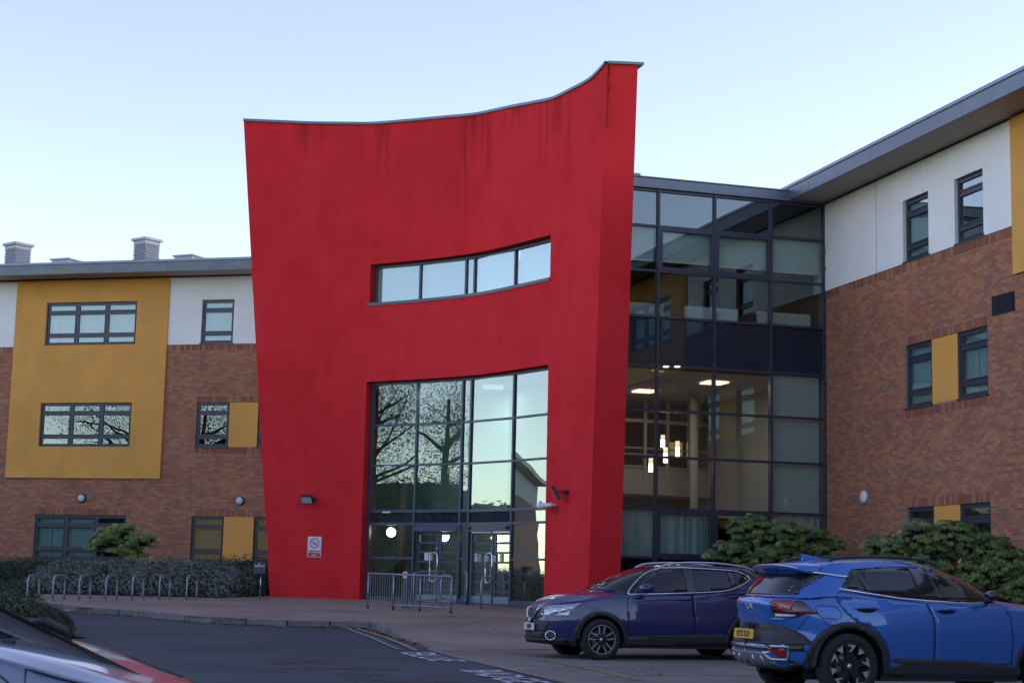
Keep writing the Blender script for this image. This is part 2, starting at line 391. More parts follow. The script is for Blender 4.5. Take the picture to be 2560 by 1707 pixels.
def band(pts, w0, w1, zf, seg=.5):
    P = []
    for a, b in zip(pts[:-1], pts[1:]):
        a = Vector(a[:2]); b = Vector(b[:2]); k = max(1, int((b - a).length / seg)); P += [a.lerp(b, j / k) for j in range(k)]
    P.append(Vector(pts[-1][:2])); A, B = strip2d(P, w0, w1); m = MB(); vs = []
    for a, b in zip(A, B): vs += [(a.x, a.y, zf(a.x, a.y)), (b.x, b.y, zf(b.x, b.y))]
    return m.add(vs, [(2 * i, 2 * i + 1, 2 * i + 3, 2 * i + 2) for i in range(len(A) - 1)])
def zoff(d): return lambda x, y: base_z(x, y) + d
gm = MB(); xs = [-1500, -200, -60, -20, 20, 60, 200, 1500]; ys = [-1500, -200, -40, 10, 28, 34, 40, 46, 52, 90, 250, 1500]
gm.add([(x, y, base_z(x, y) - .03) for y in ys for x in xs], [(j * 8 + i, j * 8 + i + 1, (j + 1) * 8 + i + 1, (j + 1) * 8 + i) for j in range(len(ys) - 1) for i in range(7)])
gm.build('ground', M['grass'], kind='structure')
rm = MB(); xs = [-45, -20, -5, 3, 12, 30]; ys = [-12, 10, 28, 31, 34, 40, 46, 52, 56]
rm.add([(x, y, base_z(x, y)) for y in ys for x in xs], [(j * 6 + i, j * 6 + i + 1, (j + 1) * 6 + i + 1, (j + 1) * 6 + i) for j in range(len(ys) - 1) for i in range(5)])
rm.build('road', M['asphalt'], kind='structure')
KH = .12
def kerb_h(x, y): return KH * sstep(29.6, 34.5, y)
def fz(x, y): return base_z(x, y) + .006 + kerb_h(x, y)
kp = [gp(px, py, None, KH) for px, py in ((40, 1508), (110, 1507), (153, 1511), (199, 1518), (344, 1527), (479, 1540), (600, 1547), (726, 1551), (850, 1554), (926, 1556.5))]
kp2 = [gp(991, 1582, None, .1), gp(1042, 1599, None, .06), gp(1068, 1615, None, .03), gp(1083, 1626, None, .01)]
kp = [Vector((-30, kp[0].y + 1.5, 0))] + [Vector(p) for p in kp]
kline = kp + kp2
e0 = kline[-1]; eN = gp(1400, 1704.5); ed = (eN - e0).normalized(); eFar = e0 + ed * 22
b0 = gp(1382, 1623); bd = (b0 - e0); bd.z = 0; bd.normalize(); bFar = e0 + bd * 26
fpoly = [(p.x, p.y) for p in kline] + [(bFar.x, bFar.y), (bFar.x + 3, 62), (-30, 66)]
area(fpoly, 1.3, fz).build('forecourt_pavement', M['pave'], kind='structure')
bpoly = [(e0.x, e0.y), (eFar.x, eFar.y), (eFar.x + 14, eFar.y), (bFar.x, bFar.y)]
area(bpoly, 2.0, zoff(.006)).build('parking_bays', M['bay'], kind='structure')
# edging strip, joints and drain lines
band([e0 - ed * .4, e0 + ed * 20], -.02, .13, zoff(.010)).build('edging_strip', M['edging'], kind='structure')
# single kerb stones along the pavement edge
kb = link('kerb', None); tag(kb, kind='structure')
def walk(pts, step):
    out = []; acc = 0; pts = [Vector((p.x, p.y)) for p in pts]; cur = pts[0]; i = 1; out.append(cur.copy())
    while i < len(pts):
        d = (pts[i] - cur).length
        if d < step - acc: acc += d; cur = pts[i]; i += 1
        else: cur = cur + (pts[i] - cur).normalized() * (step - acc); acc = 0; out.append(cur.copy())
    return out
kpts = walk(kline[1:], .914)
for i, (a, b) in enumerate(zip(kpts[:-1], kpts[1:])):
    t = (b - a).normalized(); nn = Vector((-t.y, t.x)); m = MB(); vs = []; g = t * .012
    for q, s in ((a + g, 0), (b - g, 1)):
        for o in (-.004, .13):
            p = q + nn * o
            h = fz(q.x, q.y) + .008 + random.uniform(-.004, .006)
            vs += [(p.x, p.y, base_z(p.x, p.y) - .05), (p.x, p.y, h)]
    c = (a + b) / 2
    m.add([(v[0] - c.x, v[1] - c.y, v[2]) for v in vs], [(0, 1, 5, 4), (2, 6, 7, 3), (1, 3, 7, 5), (0, 2, 3, 1), (4, 5, 7, 6)])
    o = m.build('kerb_stone', M['kerb'], kb, loc=(c.x, c.y, 0), bevel=.012)
# dark joint lines across the forecourt
dl = [gp(926, 1557, fz), gp(1160, 1553, fz), gp(1400, 1548.5, fz)]
dd = (dl[2] - dl[0]).normalized(); band([dl[0], dl[1], dl[2], dl[2] + dd * 8], -.02, .03, lambda x, y: fz(x, y) + .004).build('drainage_channel', M['joint'], kind='structure')
band([e0 + bd * .2, e0 + bd * 16], -.012, .02, lambda x, y: max(fz(x, y), base_z(x, y) + .006) + .006).build('paving_joint', M['joint'], kind='structure')
# painted lines
def line(name, mm, pts, w, dz=.014, lab=None):
    o = band([Vector(p) for p in pts], -w / 2, w / 2, zoff(dz)).build(name, mm); o['kind'] = 'structure'; return o
yl = [gp(px, py) for px, py in ((600, 1554), (700, 1559), (800, 1566), (872, 1571.5))]
line('yellow_line', M['lineY'], yl, .09)
yl2 = [gp(px, py) for px, py in ((893, 1571.5), (960, 1592), (1005, 1610), (1042, 1627))]
line('yellow_line', M['lineY'], yl2, .10)
line('yellow_line', M['lineF'], [gp(px, py) for px, py in ((868, 1571.5), (930, 1595), (975, 1615), (1000, 1625))], .10, .016)
line('white_line', M['lineW'], [gp(148, 1521.5), gp(180, 1529)], .12); line('white_line', M['lineW'], [gp(166, 1521), gp(190, 1528)], .10)
for pts, w in ((((1115, 1632), (1200, 1652), (1290, 1678), (1400, 1700), (1500, 1726)), .09), (((1256, 1626), (1331, 1642), (1381, 1655), (1497, 1678), (1600, 1702)), .085), (((1280, 1662), (1500, 1668), (1900, 1664)), .06), (((1500, 1692), (1700, 1688), (1900, 1690)), .06), (((1545, 1680), (1620, 1690), (1650, 1684), (1590, 1680)), .06)):
    line('bay_line', M['lineY'], [gp(*p) for p in pts], w, .014)
def text_mesh(name, s, size, mm, parent=None, mw=None, ext=.002, align='CENTER', kind=None, sx=1, bold=0):
    cu = bpy.data.curves.new(name, 'FONT'); cu.body = s; cu.size = size; cu.extrude = ext; cu.align_x = align; cu.align_y = 'CENTER'; cu.resolution_u = 3; cu.offset = bold
    tmp = bpy.data.objects.new(name, cu); me = bpy.data.meshes.new_from_object(tmp); bpy.data.objects.remove(tmp); bpy.data.curves.remove(cu)
    me.materials.clear(); me.materials.append(mm); me.name = name
    if sx != 1: me.transform(Matrix.Diagonal((sx, 1, 1, 1)))
    o = link(name, me, parent)
    if mw: o.matrix_local = mw
    if kind: o['kind'] = kind
    return o
def road_text(name, s, pa, pb, hgt):
    """text painted on the road from far point pa to near point pb (baseline), letters standing towards the kerb"""
    a = Vector((pa.x, pa.y, 0)); b = Vector((pb.x, pb.y, 0)); ux = (b - a).normalized(); uy = Vector((-ux.y, ux.x, 0))
    o = text_mesh(name, s, 1, M['lineW'], ext=0, align='LEFT', kind='structure', bold=.012)
    xs = [v.co.x for v in o.data.vertices]; ys = [v.co.y for v in o.data.vertices]
    kx = (b - a).length / (max(xs) - min(xs)); ky = hgt / (max(ys) - min(ys)); x0 = min(xs); y0 = min(ys)
    for v in o.data.vertices:
        p = a + ux * (v.co.x - x0) * kx + uy * (v.co.y - y0) * ky; v.co = (p.x, p.y, base_z(p.x, p.y) + .010)
    return o
ta, tb = gp(1145, 1675), gp(1237, 1699.5)
tl = (tb - ta).normalized(); rt = Vector((-tl.y, tl.x, 0)); hgt = abs((gp(1255, 1677) - ta).dot(rt))
road_text('road_lettering', 'BADGE', ta, ta + tl * (tb - ta).length * 1.28, hgt)
tc_ = gp(998, 1631); td_ = gp(1079, 1653); road_text('road_lettering', 'BLUE', tc_, td_, hgt * .95)
print('text', ta, tb, hgt, tc_, td_)
# stains and bits on the road
for px, py, w, h, s in ((745, 1651, .9, .55, 1), (830, 1668, 1.3, .5, 2), (905, 1683, .6, .35, 3), (690, 1677, .4, .2, 4), (895, 1693, .35, .2, 5), (1040, 1703, .9, .2, 6)):
    c = gp(px, py); rnd = random.Random(s); m = MB(); n = 26; vs = [(c.x, c.y, base_z(c.x, c.y) + .004)]
    for k in range(n):
        a = 2 * pi * k / n; q = 1 + .35 * sin(3 * a + s) + rnd.uniform(-.2, .2); x = c.x + cos(a) * w * .5 * q; y = c.y + sin(a) * h * q * 1.3; vs.append((x, y, base_z(x, y) + .004))
    m.add(vs, [(0, k + 1, (k + 1) % n + 1) for k in range(n)]); m.build('stain', M['stain'], kind='structure')
band(kline[1:-1], -.16, .0, zoff(.005), .3).build('gutter_dirt', M['gutter'], kind='structure')
# leaf litter along the kerb foot
m = MB(); rnd = random.Random(5)
def leaflet(m, p, r, rnd):
    a = rnd.uniform(0, 2 * pi); t = rnd.uniform(-.5, .5); u = Vector((cos(a), sin(a), t * .5)); v = Vector((-sin(a), cos(a), rnd.uniform(-.4, .4)))
    m.add([p - u * r, p - v * r * .6, p + u * r, p + v * r * .6], [(0, 1, 2, 3)])
kk = walk(kline[1:-1], .05)
for q in kk:
    dens = .9 + .6 * sin(q.x * 1.9) + (2.5 if q.x > -4.2 else 0) * (1 if q.x < -2.5 else 0) + (1.5 if q.x < -14 else 0)
    for _ in range(int(max(0, rnd.gauss(dens * 1.6, 1)))):
        x = q.x + rnd.uniform(-.1, .1); y = q.y - abs(rnd.gauss(0, .10)) - .02
        leaflet(m, Vector((x, y, base_z(x, y) + rnd.uniform(.006, .03))), rnd.uniform(.022, .055), rnd)
for _ in range(170):
    x = rnd.uniform(-14, 6); y = rnd.uniform(19, 45); leaflet(m, Vector((x, y, fz(x, y) + .012 if inpoly(x, y, fpoly) else base_z(x, y) + .014)), rnd.uniform(.015, .04), rnd)
m.build('leaf_litter', M['litter'], kind='stuff', raw=True)

# ---------------------------------------------------------------- facade tools
def cells(u0, u1, z0, z1, holes):
    us = sorted({u0, u1} | {min(max(h[i], u0), u1) for h in holes for i in (0, 1)}); zs = sorted({z0, z1} | {min(max(h[i], z0), z1) for h in holes for i in (2, 3)}); out = []
    for a, b in zip(us[:-1], us[1:]):
        run = None
        for c, d in zip(zs[:-1], zs[1:]):
            if b - a < 1e-5 or d - c < 1e-5: continue
            mu, mz = (a + b) / 2, (c + d) / 2
            if any(h[0] < mu < h[1] and h[2] < mz < h[3] for h in holes):
                if run: out.append((a, b, *run)); run = None
            else: run = (run[0], d) if run else (c, d)
        if run: out.append((a, b, *run))
    return out
def wall_sheet(u0, u1, z0, z1, holes, y=0., reveal=.12, th=None):
    m = MB()
    for a, b, c, d in cells(u0, u1, z0, z1, holes): m.add([(a, y, c), (b, y, c), (b, y, d), (a, y, d)], [(0, 1, 2, 3)])
    for h in holes:
        a, b, c, d = h[:4]
        if reveal and a >= u0 - 1e-4 and b <= u1 + 1e-4 and d > z0 and c < z1:
            for q in (((a, c), (a, d)), ((b, c), (b, d)), ((a, c), (b, c)), ((a, d), (b, d))):
                (p, r), (s, t) = q; m.add([(p, y, r), (s, y, t), (s, y + reveal, t), (p, y + reveal, r)], [(0, 1, 2, 3)])
    return m
BL, BH, BJ = .215, .065, .010
def bricks(root, u0, u1, z0, z1, holes, pick=None, npick=300):
    """every brick a real block: the ones that show largest as objects, the others joined"""
    m = MB(); lst = []; row = 0; z = z0; rnd = random.Random(11)
    while z + BH <= z1 + .02:
        zt = min(z + BH, z1); cut = sorted([(max(h[0], u0), min(h[1], u1)) for h in holes if h[2] < zt - .01 and h[3] > z + .01]); spans = []; a = u0
        for c, d in cut:
            if c > a: spans.append((a, c))
            a = max(a, d)
        if a < u1: spans.append((a, u1))
        for s, e in spans:
            x = math.floor((s - u0) / .225) * .225 + u0 + (.1125 if row % 2 else 0) - .225
            while x < e:
                p, q = max(x, s), min(x + BL, e)
                if q - p > .03: lst.append((p, q, z, zt))
                x += .225
        z += .075; row += 1
    full = [b for b in lst if b[1] - b[0] > BL - .001 and b[3] - b[2] > BH - .001 and pick and pick(b)]
    full.sort(key=lambda b: -b[0] if pick else 0); chosen = set(full[:npick])
    for b in lst:
        if b in chosen: continue
        d = rnd.uniform(-.002, .002); m.box(b[0], b[1], -.008 + d, .01, b[2], b[3], 'k')
    m.build('brickwork', M['brick'], root, kind='stuff', raw=True)
    if chosen:
        me = MB().box(0, BL, -.008, .01, 0, BH, 'k').mesh('brick', M['brick'])
        for b in chosen: link('brick', me, root, (b[0], rnd.uniform(-.002, .002), b[2]))
def soldiers(root, u0, u1, z0, z1, holes=(), mb=None):
    m = mb or MB(); u = u0; rnd = random.Random(3)
    while u < u1 - .03:
        e = min(u + BH, u1); zz = (u + e) / 2
        if not any(h[0] - .01 < zz < h[1] + .01 and h[2] < (z0 + z1) / 2 < h[3] for h in holes):
            m.box(u, e, -.009 + rnd.uniform(-.002, .002), .01, z0 + .006, z1 - .006, 'k')
        u += .075
    return m
def room(root, u0, u1, z0, z1, y0, y1, mm, name='room_lining'):
    m = MB(); m.add([(u0, y0, z0), (u1, y0, z0), (u1, y0, z1), (u0, y0, z1), (u0, y1, z0), (u1, y1, z0), (u1, y1, z1), (u0, y1, z1)], [(4, 5, 6, 7), (0, 4, 7, 3), (1, 2, 6, 5), (0, 1, 5, 4), (3, 7, 6, 2)])
    return m.build(name, mm, root, raw=True)
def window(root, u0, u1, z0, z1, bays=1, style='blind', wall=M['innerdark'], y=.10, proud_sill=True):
    f = MB(); H = z1 - z0; fr = .055; ya, yb = y, y + .07
    f.box(u0, u1, ya, yb, z1 - fr, z1); f.box(u0, u1, ya, yb, z0 + .01, z0 + fr + .01); f.box(u0, u0 + fr, ya, yb, z0 + fr + .01, z1 - fr); f.box(u1 - fr, u1, ya, yb, z0 + fr + .01, z1 - fr)
    wb = (u1 - u0 - fr) / bays; panes = []; t1, t2 = z1 - .36, z0 + .37
    for i in range(1, bays): c = u0 + fr / 2 + wb * i; f.box(c - .035, c + .035, ya, yb, z0 + fr + .01, z1 - fr)
    for i in range(bays):
        a = u0 + (fr if i == 0 else fr / 2 + wb * i + .035); b = u1 - fr if i == bays - 1 else u0 + fr / 2 + wb * (i + 1) - .035
        f.box(a, b, ya + .004, yb, t1 - .03, t1 + .03); f.box(a, b, ya + .004, yb, t2 - .03, t2 + .03)
        for c, d in ((t1 + .03, z1 - fr), (t2 + .03, t1 - .03), (z0 + fr + .01, t2 - .03)):
            s = .045; yo = ya - .014       # opening sash, proud of the frame
            f.box(a + .006, b - .006, yo, yb - .01, d - s - .006, d - .006); f.box(a + .006, b - .006, yo, yb - .01, c + .006, c + s); f.box(a + .006, a + s, yo, yb - .01, c + s, d - s - .006); f.box(b - s, b - .006, yo, yb - .01, c + s, d - s - .006)
            panes.append((a + s, b - s, c + s, d - s - .006))
    o = f.build('window', M['frame'], root)
    f = MB().box(u0 - .04, u1 + .04, -.045, y + .02, z0 - .022, z0 + .012).build('sill', M['frame'], o)
    for a, b, c, d in panes:
        MB().add([(a, y + .03, c), (b, y + .03, c), (b, y + .03, d), (a, y + .03, d)], [(0, 1, 2, 3)]).build('pane', M['glass'], o)
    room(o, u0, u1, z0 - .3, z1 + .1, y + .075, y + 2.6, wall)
    rnd = random.Random(int(u0 * 100 + z0 * 31))
    if style != 'dark':
        st = style if isinstance(style, (list, tuple)) else [style] * bays
        for i in range(bays):
            a, b = u0 + wb * i + .06, u0 + wb * (i + 1) - .01; m = MB()
            if st[i] == 'blind':
                x = a
                while x < b:
                    an = rnd.uniform(-.12, .12); m.add([(x, y + .13 + an * .05, z0), (x + .088, y + .13 - an * .05, z0), (x + .088, y + .13 - an * .05, z1), (x, y + .13 + an * .05, z1)], [(0, 1, 2, 3)]); x += .09 if rnd.random() > .06 else .12
            elif st[i] == 'roller': m.add([(a, y + .12, z0), (b, y + .12, z0), (b, y + .12, z1), (a, y + .12, z1)], [(0, 1, 2, 3)])
            elif st[i] == 'half': m.add([(a, y + .12, z0 + .5), (b, y + .12, z0 + .5), (b, y + .12, z1), (a, y + .12, z1)], [(0, 1, 2, 3)])
            elif st[i] == 'open':
                x = a
                while x < b: m.add([(x, y + .10, z0), (x + .035, y + .18, z0), (x + .035, y + .18, z1), (x, y + .10, z1)], [(0, 1, 2, 3)]); x += .09
            if m.v: m.build('blind', M['blind'], o, raw=True)
    return o
def panel(root, name, mm, u0, u1, z0, z1, y0, y1, holes=(), label=None):
    """rendered panel standing proud of the wall, with openings"""
    m = wall_sheet(u0, u1, z0, z1, list(holes), y0, y1 - y0 + .1)
    for a, b, c, d in (((u0, z0), (u0, z1), 0, 0), ((u1, z0), (u1, z1), 0, 0), ((u0, z0), (u1, z0), 0, 0), ((u0, z1), (u1, z1), 0, 0)):
        m.add([(a[0], y0, a[1]), (b[0], y0, b[1]), (b[0], y1, b[1]), (a[0], y1, a[1])], [(0, 1, 2, 3)])
    return m.build(name, mm, root, label=label)
Z0 = .3; ZS = 11.75; OV = 1.1
def roof_edge(root, u0, u1, fm, joints, y_back=14):
    # soffit panels, fascia lengths, trim, roof deck
    js = [u0] + [j for j in joints if u0 < j < u1] + [u1]
    for a, b in zip(js[:-1], js[1:]):
        MB().box(a + .006, b - .006, -OV + .02, .0, ZS, ZS + .03).build('soffit_panel', M['soffit'], root)
        MB().box(a + .004, b - .004, -OV - .02, -OV + .018, ZS - .03, ZS + .31).build('fascia', fm, root, bevel=.006)
        MB().box(a + .002, b - .002, -OV - .05, -OV + .06, ZS + .312, ZS + .40).build('roof_trim', M['trim'], root, bevel=.01)
    MB().box(u0, u1, -OV + .02, y_back, ZS + .2, ZS + .26).build('roof', M['roof'], root)
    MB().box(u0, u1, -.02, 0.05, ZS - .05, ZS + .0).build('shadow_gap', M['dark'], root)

# ---------------------------------------------------------------- left wing
def wing(F, name, label, u0, u1, vis0, vis1, yel, singles, triples, extra_holes, brick_pick, joints, fm, white_joints, styles, box_depth=14, npick=300):
    root = thing(name, label, 'building', F.O, F.rz)
    wins = []
    for (a, b, zz, n, st, wl) in triples + singles: wins.append((a, b, zz[0], zz[1]))
    infill = [(a, b, c, d) for (a, b, c, d) in extra_holes]
    yhole = [(y[0], y[1], y[2], ZS) for y in yel]
    inside = lambda w: any(y[0] - .01 <= w[0] and w[1] <= y[1] + .01 and w[2] >= y[2] for y in yhole)
    # mortar backing of the brick storeys and the white top storey
    bz1 = 9.30
    bh = [w for w in wins if w[2] < 9.2]
    wall_sheet(max(u0, vis0), min(u1, vis1), Z0, bz1, bh + infill, .0, .12).build('mortar_backing', M['mortar'], root)
    for a, b in ((u0, vis0), (vis1, u1)):
        if b - a > .1: wall_sheet(a, b, Z0, bz1, [h for h in bh + infill + yhole if h[1] > a and h[0] < b], -.004, .12).build('brick_face', M['bricktex'], root)
    back = MB(); back.box(u0, u1, 3.2, box_depth, Z0, ZS + .1); back.build('building_core', M['inner'], root)
    for e in (u0, u1): MB().add([(e, 0, Z0), (e, box_depth, Z0), (e, box_depth, ZS + .2), (e, 0, ZS + .2)], [(0, 1, 2, 3)]).build('end_wall', M['mortar'], root)
    sh = []
    for (a, b) in joinspans([(w[0], w[1], w[3]) for w in bh if not inside(w)], infill): sh.append(a + b)
    # soldier courses: above openings and along the top of the brickwork
    sold = [(h[0] - .0, h[1] + .0, h[2], h[2] + .222) for h in sh if h[2] < 9]
    sold += [(h[0] - 1.22, h[1] + 1.22, h[2] - .235, h[2] - .012) for h in infill if h[2] > 3.5]
    topc = (u0, u1, bz1 - .225, bz1)
    holes = [w for w in bh] + infill + yhole + sold + [topc]
    bricks(root, max(u0, vis0), min(u1, vis1), Z0 + .0 + .0, bz1 - .225, [h for h in holes], brick_pick, npick)
    sm = MB()
    for s in sold: soldiers(root, s[0], s[1], s[2], s[3], yhole, sm)
    soldiers(root, max(u0, vis0), min(u1, vis1), bz1 - .222, bz1, yhole, sm)
    sm.build('soldier_course', M['soldier'], root, kind='stuff', raw=True)
    wj = [u0] + white_joints + [u1]
    for a, b in zip(wj[:-1], wj[1:]):
        hs = [w for w in wins if w[3] > 9.4] + [y for y in yhole]
        m = wall_sheet(a + .008, b - .008, bz1 + .004, ZS - .05, hs, -.03, .16); m.add([(a, -.03, bz1 + .004), (b, -.03, bz1 + .004), (b, .03, bz1 + .004), (a, .03, bz1 + .004)], [(0, 1, 2, 3)]); m.build('white_panel', M['white'], root)
    wall_sheet(u0, u1, bz1, ZS, [w for w in wins if w[3] > 9.4], .005, 0).build('joint_backing', M['dark'], root)
    for y in yel: panel(root, 'yellow_panel', M['yellow'], y[0], y[1], y[2], ZS - .05, -.09, .0, [w for w in wins if inside(w)])
    for s in infill: panel(root, 'yellow_infill_panel', M['yellow'], s[0] + .012, s[1] - .012, s[2] + .01, s[3] - .01, .005, .03)
    for (a, b, zz, n, st, wl) in triples + singles: window(root, a, b, zz[0], zz[1], n, st, wl, y=.06 if not inside((a, b, zz[0], zz[1])) else .0)
    roof_edge(root, u0, u1, fm, joints, box_depth)
    return root
def joinspans(ws, infill):
    """merge a window pair and the yellow panel between them under one lintel"""
    out = []; used = set()
    for s in infill:
        grp = [w for w in ws if abs(w[2] - s[3]) < .1 and (abs(w[1] - s[0]) < .1 or abs(w[0] - s[1]) < .1)]
        a = min([w[0] for w in grp] + [s[0]]); b = max([w[1] for w in grp] + [s[1]]); used |= set(grp); out.append(((a, b), (s[3],)))
    for w in ws:
        if w not in used: out.append(((w[0], w[1]), (w[2],)))
    return out
G1, G2, G3 = (1.75, 3.31), (5.70, 7.26), (9.33, 10.88)
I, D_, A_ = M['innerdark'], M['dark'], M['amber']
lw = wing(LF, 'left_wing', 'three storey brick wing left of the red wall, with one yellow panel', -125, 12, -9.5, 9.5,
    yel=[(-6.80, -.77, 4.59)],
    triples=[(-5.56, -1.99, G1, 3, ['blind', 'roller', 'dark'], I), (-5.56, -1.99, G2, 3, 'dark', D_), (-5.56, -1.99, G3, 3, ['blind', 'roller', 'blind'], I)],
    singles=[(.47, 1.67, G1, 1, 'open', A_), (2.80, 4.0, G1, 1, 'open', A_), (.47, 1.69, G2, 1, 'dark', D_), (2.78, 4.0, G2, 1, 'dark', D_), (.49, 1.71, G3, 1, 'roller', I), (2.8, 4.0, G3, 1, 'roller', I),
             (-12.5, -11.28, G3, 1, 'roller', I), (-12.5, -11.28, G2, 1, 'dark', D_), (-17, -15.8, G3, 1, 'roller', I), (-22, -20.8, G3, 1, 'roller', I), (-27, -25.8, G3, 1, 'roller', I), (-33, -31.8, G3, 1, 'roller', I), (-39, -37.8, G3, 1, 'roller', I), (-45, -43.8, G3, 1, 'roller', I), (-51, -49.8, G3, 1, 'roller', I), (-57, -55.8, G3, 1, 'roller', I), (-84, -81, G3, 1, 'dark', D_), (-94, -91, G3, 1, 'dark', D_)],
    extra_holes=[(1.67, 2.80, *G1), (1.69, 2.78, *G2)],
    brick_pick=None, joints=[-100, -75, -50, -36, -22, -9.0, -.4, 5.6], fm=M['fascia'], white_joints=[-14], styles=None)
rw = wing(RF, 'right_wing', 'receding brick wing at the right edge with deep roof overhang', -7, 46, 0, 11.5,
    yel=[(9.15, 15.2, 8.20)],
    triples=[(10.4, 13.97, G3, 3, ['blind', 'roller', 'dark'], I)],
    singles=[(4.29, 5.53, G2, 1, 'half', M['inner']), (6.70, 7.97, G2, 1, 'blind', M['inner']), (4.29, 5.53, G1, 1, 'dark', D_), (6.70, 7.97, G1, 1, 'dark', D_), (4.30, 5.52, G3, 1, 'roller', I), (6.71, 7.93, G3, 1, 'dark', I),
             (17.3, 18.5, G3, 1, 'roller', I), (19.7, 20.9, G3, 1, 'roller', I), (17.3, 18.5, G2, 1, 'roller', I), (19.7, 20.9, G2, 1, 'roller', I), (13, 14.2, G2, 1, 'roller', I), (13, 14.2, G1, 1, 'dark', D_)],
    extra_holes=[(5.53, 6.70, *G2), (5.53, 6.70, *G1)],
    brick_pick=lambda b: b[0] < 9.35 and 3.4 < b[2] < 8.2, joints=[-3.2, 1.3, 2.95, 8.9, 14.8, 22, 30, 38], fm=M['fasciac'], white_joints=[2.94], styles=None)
# vent grille in the brickwork: sits in the right wing
vg = MB().box(8.21, 9.08, -.03, -.012, 7.42, 7.86).build('vent_grille', M['black'], rw)
for k in range(7):
    z = 7.45 + k * .058; MB().add([(8.23, -.035, z), (9.06, -.035, z), (9.06, -.06, z + .03), (8.23, -.06, z + .03), (8.23, -.03, z + .045), (9.06, -.03, z + .045)], [(0, 1, 2, 3), (3, 2, 5, 4)]).build('louvre', M['frame'], vg)
# ---------------------------------------------------------------- red entrance wall
def depth_pt(px, D): r = ray(px, 1300); return Vector((CAM.x + r.x * D, D))
plan = [depth_pt(*q) for q in ((560, 49.55), (675, 49.35), (760, 49.2), (850, 48.95), (916, 48.65), (1045, 47.7), (1178, 46.5), (1287, 44.95), (1374, 43.65), (1430, 42.75), (1470, 42.0), (1530, 40.9))]
# dense smooth curve through the plan points (Catmull-Rom), parameter = length
cv = []
for i in range(len(plan) - 1):
    p0 = plan[max(i - 1, 0)]; p1 = plan[i]; p2 = plan[i + 1]; p3 = plan[min(i + 2, len(plan) - 1)]
    for k in range(12):
        t = k / 12; cv.append(.5 * ((2 * p1) + (p2 - p0) * t + (2 * p0 - 5 * p1 + 4 * p2 - p3) * t * t + (3 * p1 - p0 - 3 * p2 + p3) * t**3))
cv.append(plan[-1]); 
for _ in range(6): cv = [cv[0]] + [(a + b * 2 + c) / 4 for a, b, c in zip(cv[:-2], cv[1:-1], cv[2:])] + [cv[-1]]
cl = [0]
for a, b in zip(cv[:-1], cv[1:]): cl.append(cl[-1] + (b - a).length)
def CV(t, off=0):
    """point on the plan curve at length t; off = metres behind the outer face"""
    t0 = max(0, min(cl[-1] - 1e-6, t)); lo = 0
    for i in range(len(cl) - 1):
        if cl[i] <= t0 <= cl[i + 1]: lo = i; break
    a, b = cv[lo], cv[lo + 1]; k = (t - cl[lo]) / (cl[lo + 1] - cl[lo]); p = a + (b - a) * k
    c0 = cv[max(lo - 1, 0)]; c1 = cv[min(lo + 2, len(cv) - 1)]; d = (c1 - c0).normalized(); return p + Vector((-d.y, d.x)) * off
def curve_hit(px, py, off=0):
    """(t, z) where the picture point meets the curved wall"""
    r = ray(px, py); best = None; prev = None; T = cl[-1]
    for i in range(0, 241):
        t = T * i / 240; p = CV(t, off); s = (p.x - CAM.x) - r.x * (p.y - CAM.y)
        if prev is not None and prev[1] * s <= 0:
            q = prev[0] + (t - prev[0]) * abs(prev[1]) / (abs(prev[1]) + abs(s) + 1e-12); P = CV(q, off); return (q, CAM.z + r.z * (P.y - CAM.y))
        prev = (t, s)
    return (T, 0)
tops = [(609, 301), (700, 305), (768.6, 308), (860, 309.2), (938, 309), (1000, 304), (1058.8, 298.8), (1120, 293), (1183.8, 287), (1240, 276), (1286.4, 266), (1340, 256), (1384.6, 246), (1429, 224.6), (1478.4, 197), (1500, 176), (1516, 157.7)]
topT = sorted(curve_hit(*q) for q in tops)
bl_, br_ = curve_hit(674.5, 1502), curve_hit(1470, 1464)
tl_, tr_ = curve_hit(609, 301), curve_hit(1516, 157.7)
ba = curve_hit(926, 663); bb = curve_hit(1377, 585); bc = curve_hit(1375, 698.5); bd_ = curve_hit(922, 766)
ga = curve_hit(917, 954); gb = curve_hit(1371, 911)
print('curve', cl[-1], 'L', bl_, tl_, 'R', br_, tr_, 'band', ba, bb, bc, bd_, 'glz', ga, gb)
T0, T1 = (ga[0] + ba[0]) / 2 + .0, (gb[0] + bb[0]) / 2
BZ0, BZ1 = (bc[1] + bd_[1]) / 2, (ba[1] + bb[1]) / 2; GZ1 = (ga[1] + gb[1]) / 2
FL = base_z(0, 48) + .10
print('T0,T1', T0, T1, BZ0, BZ1, GZ1, 'floor', FL)
hole = [(T0, T1, BZ0, BZ1), (T0, T1, 0, GZ1)]
TH = .30
def topz(t): return tab(topT, t)
ra = []; nA, nB, nC = 16, 44, 16
cols = [('L', k / nA) for k in range(nA)] + [('M', k / nB) for k in range(nB)] + [('R', k / nC) for k in range(nC + 1)]
zr = [.2, 1.2, 2.2, 3.2, 4.2, 5.2, 6.2, GZ1, GZ1 + .6, GZ1 + 1.2, BZ0 - .5, BZ0, (BZ0 + BZ1) / 2, BZ1, BZ1 + .6, BZ1 + 1.2]; NT = 12
def tpos(c, z):
    zt = tl_[1]; w = (z - .6) / (zt - .6)
    if c[0] == 'L': return lerp(lerp(bl_[0], tl_[0], w), T0, c[1])
    if c[0] == 'M': return lerp(T0, T1, c[1])
    zt = tr_[1]; w = (z - .9) / (zt - .9); return lerp(T1, lerp(br_[0], tr_[0], w), c[1])
def colz(c, j):
    if j < len(zr): return zr[j]
    k = (j - len(zr) + 1) / NT; z = 12.0
    for _ in range(4): z = topz(tpos(c, z))
    return lerp(zr[-1], z, k)
rows = len(zr) + NT
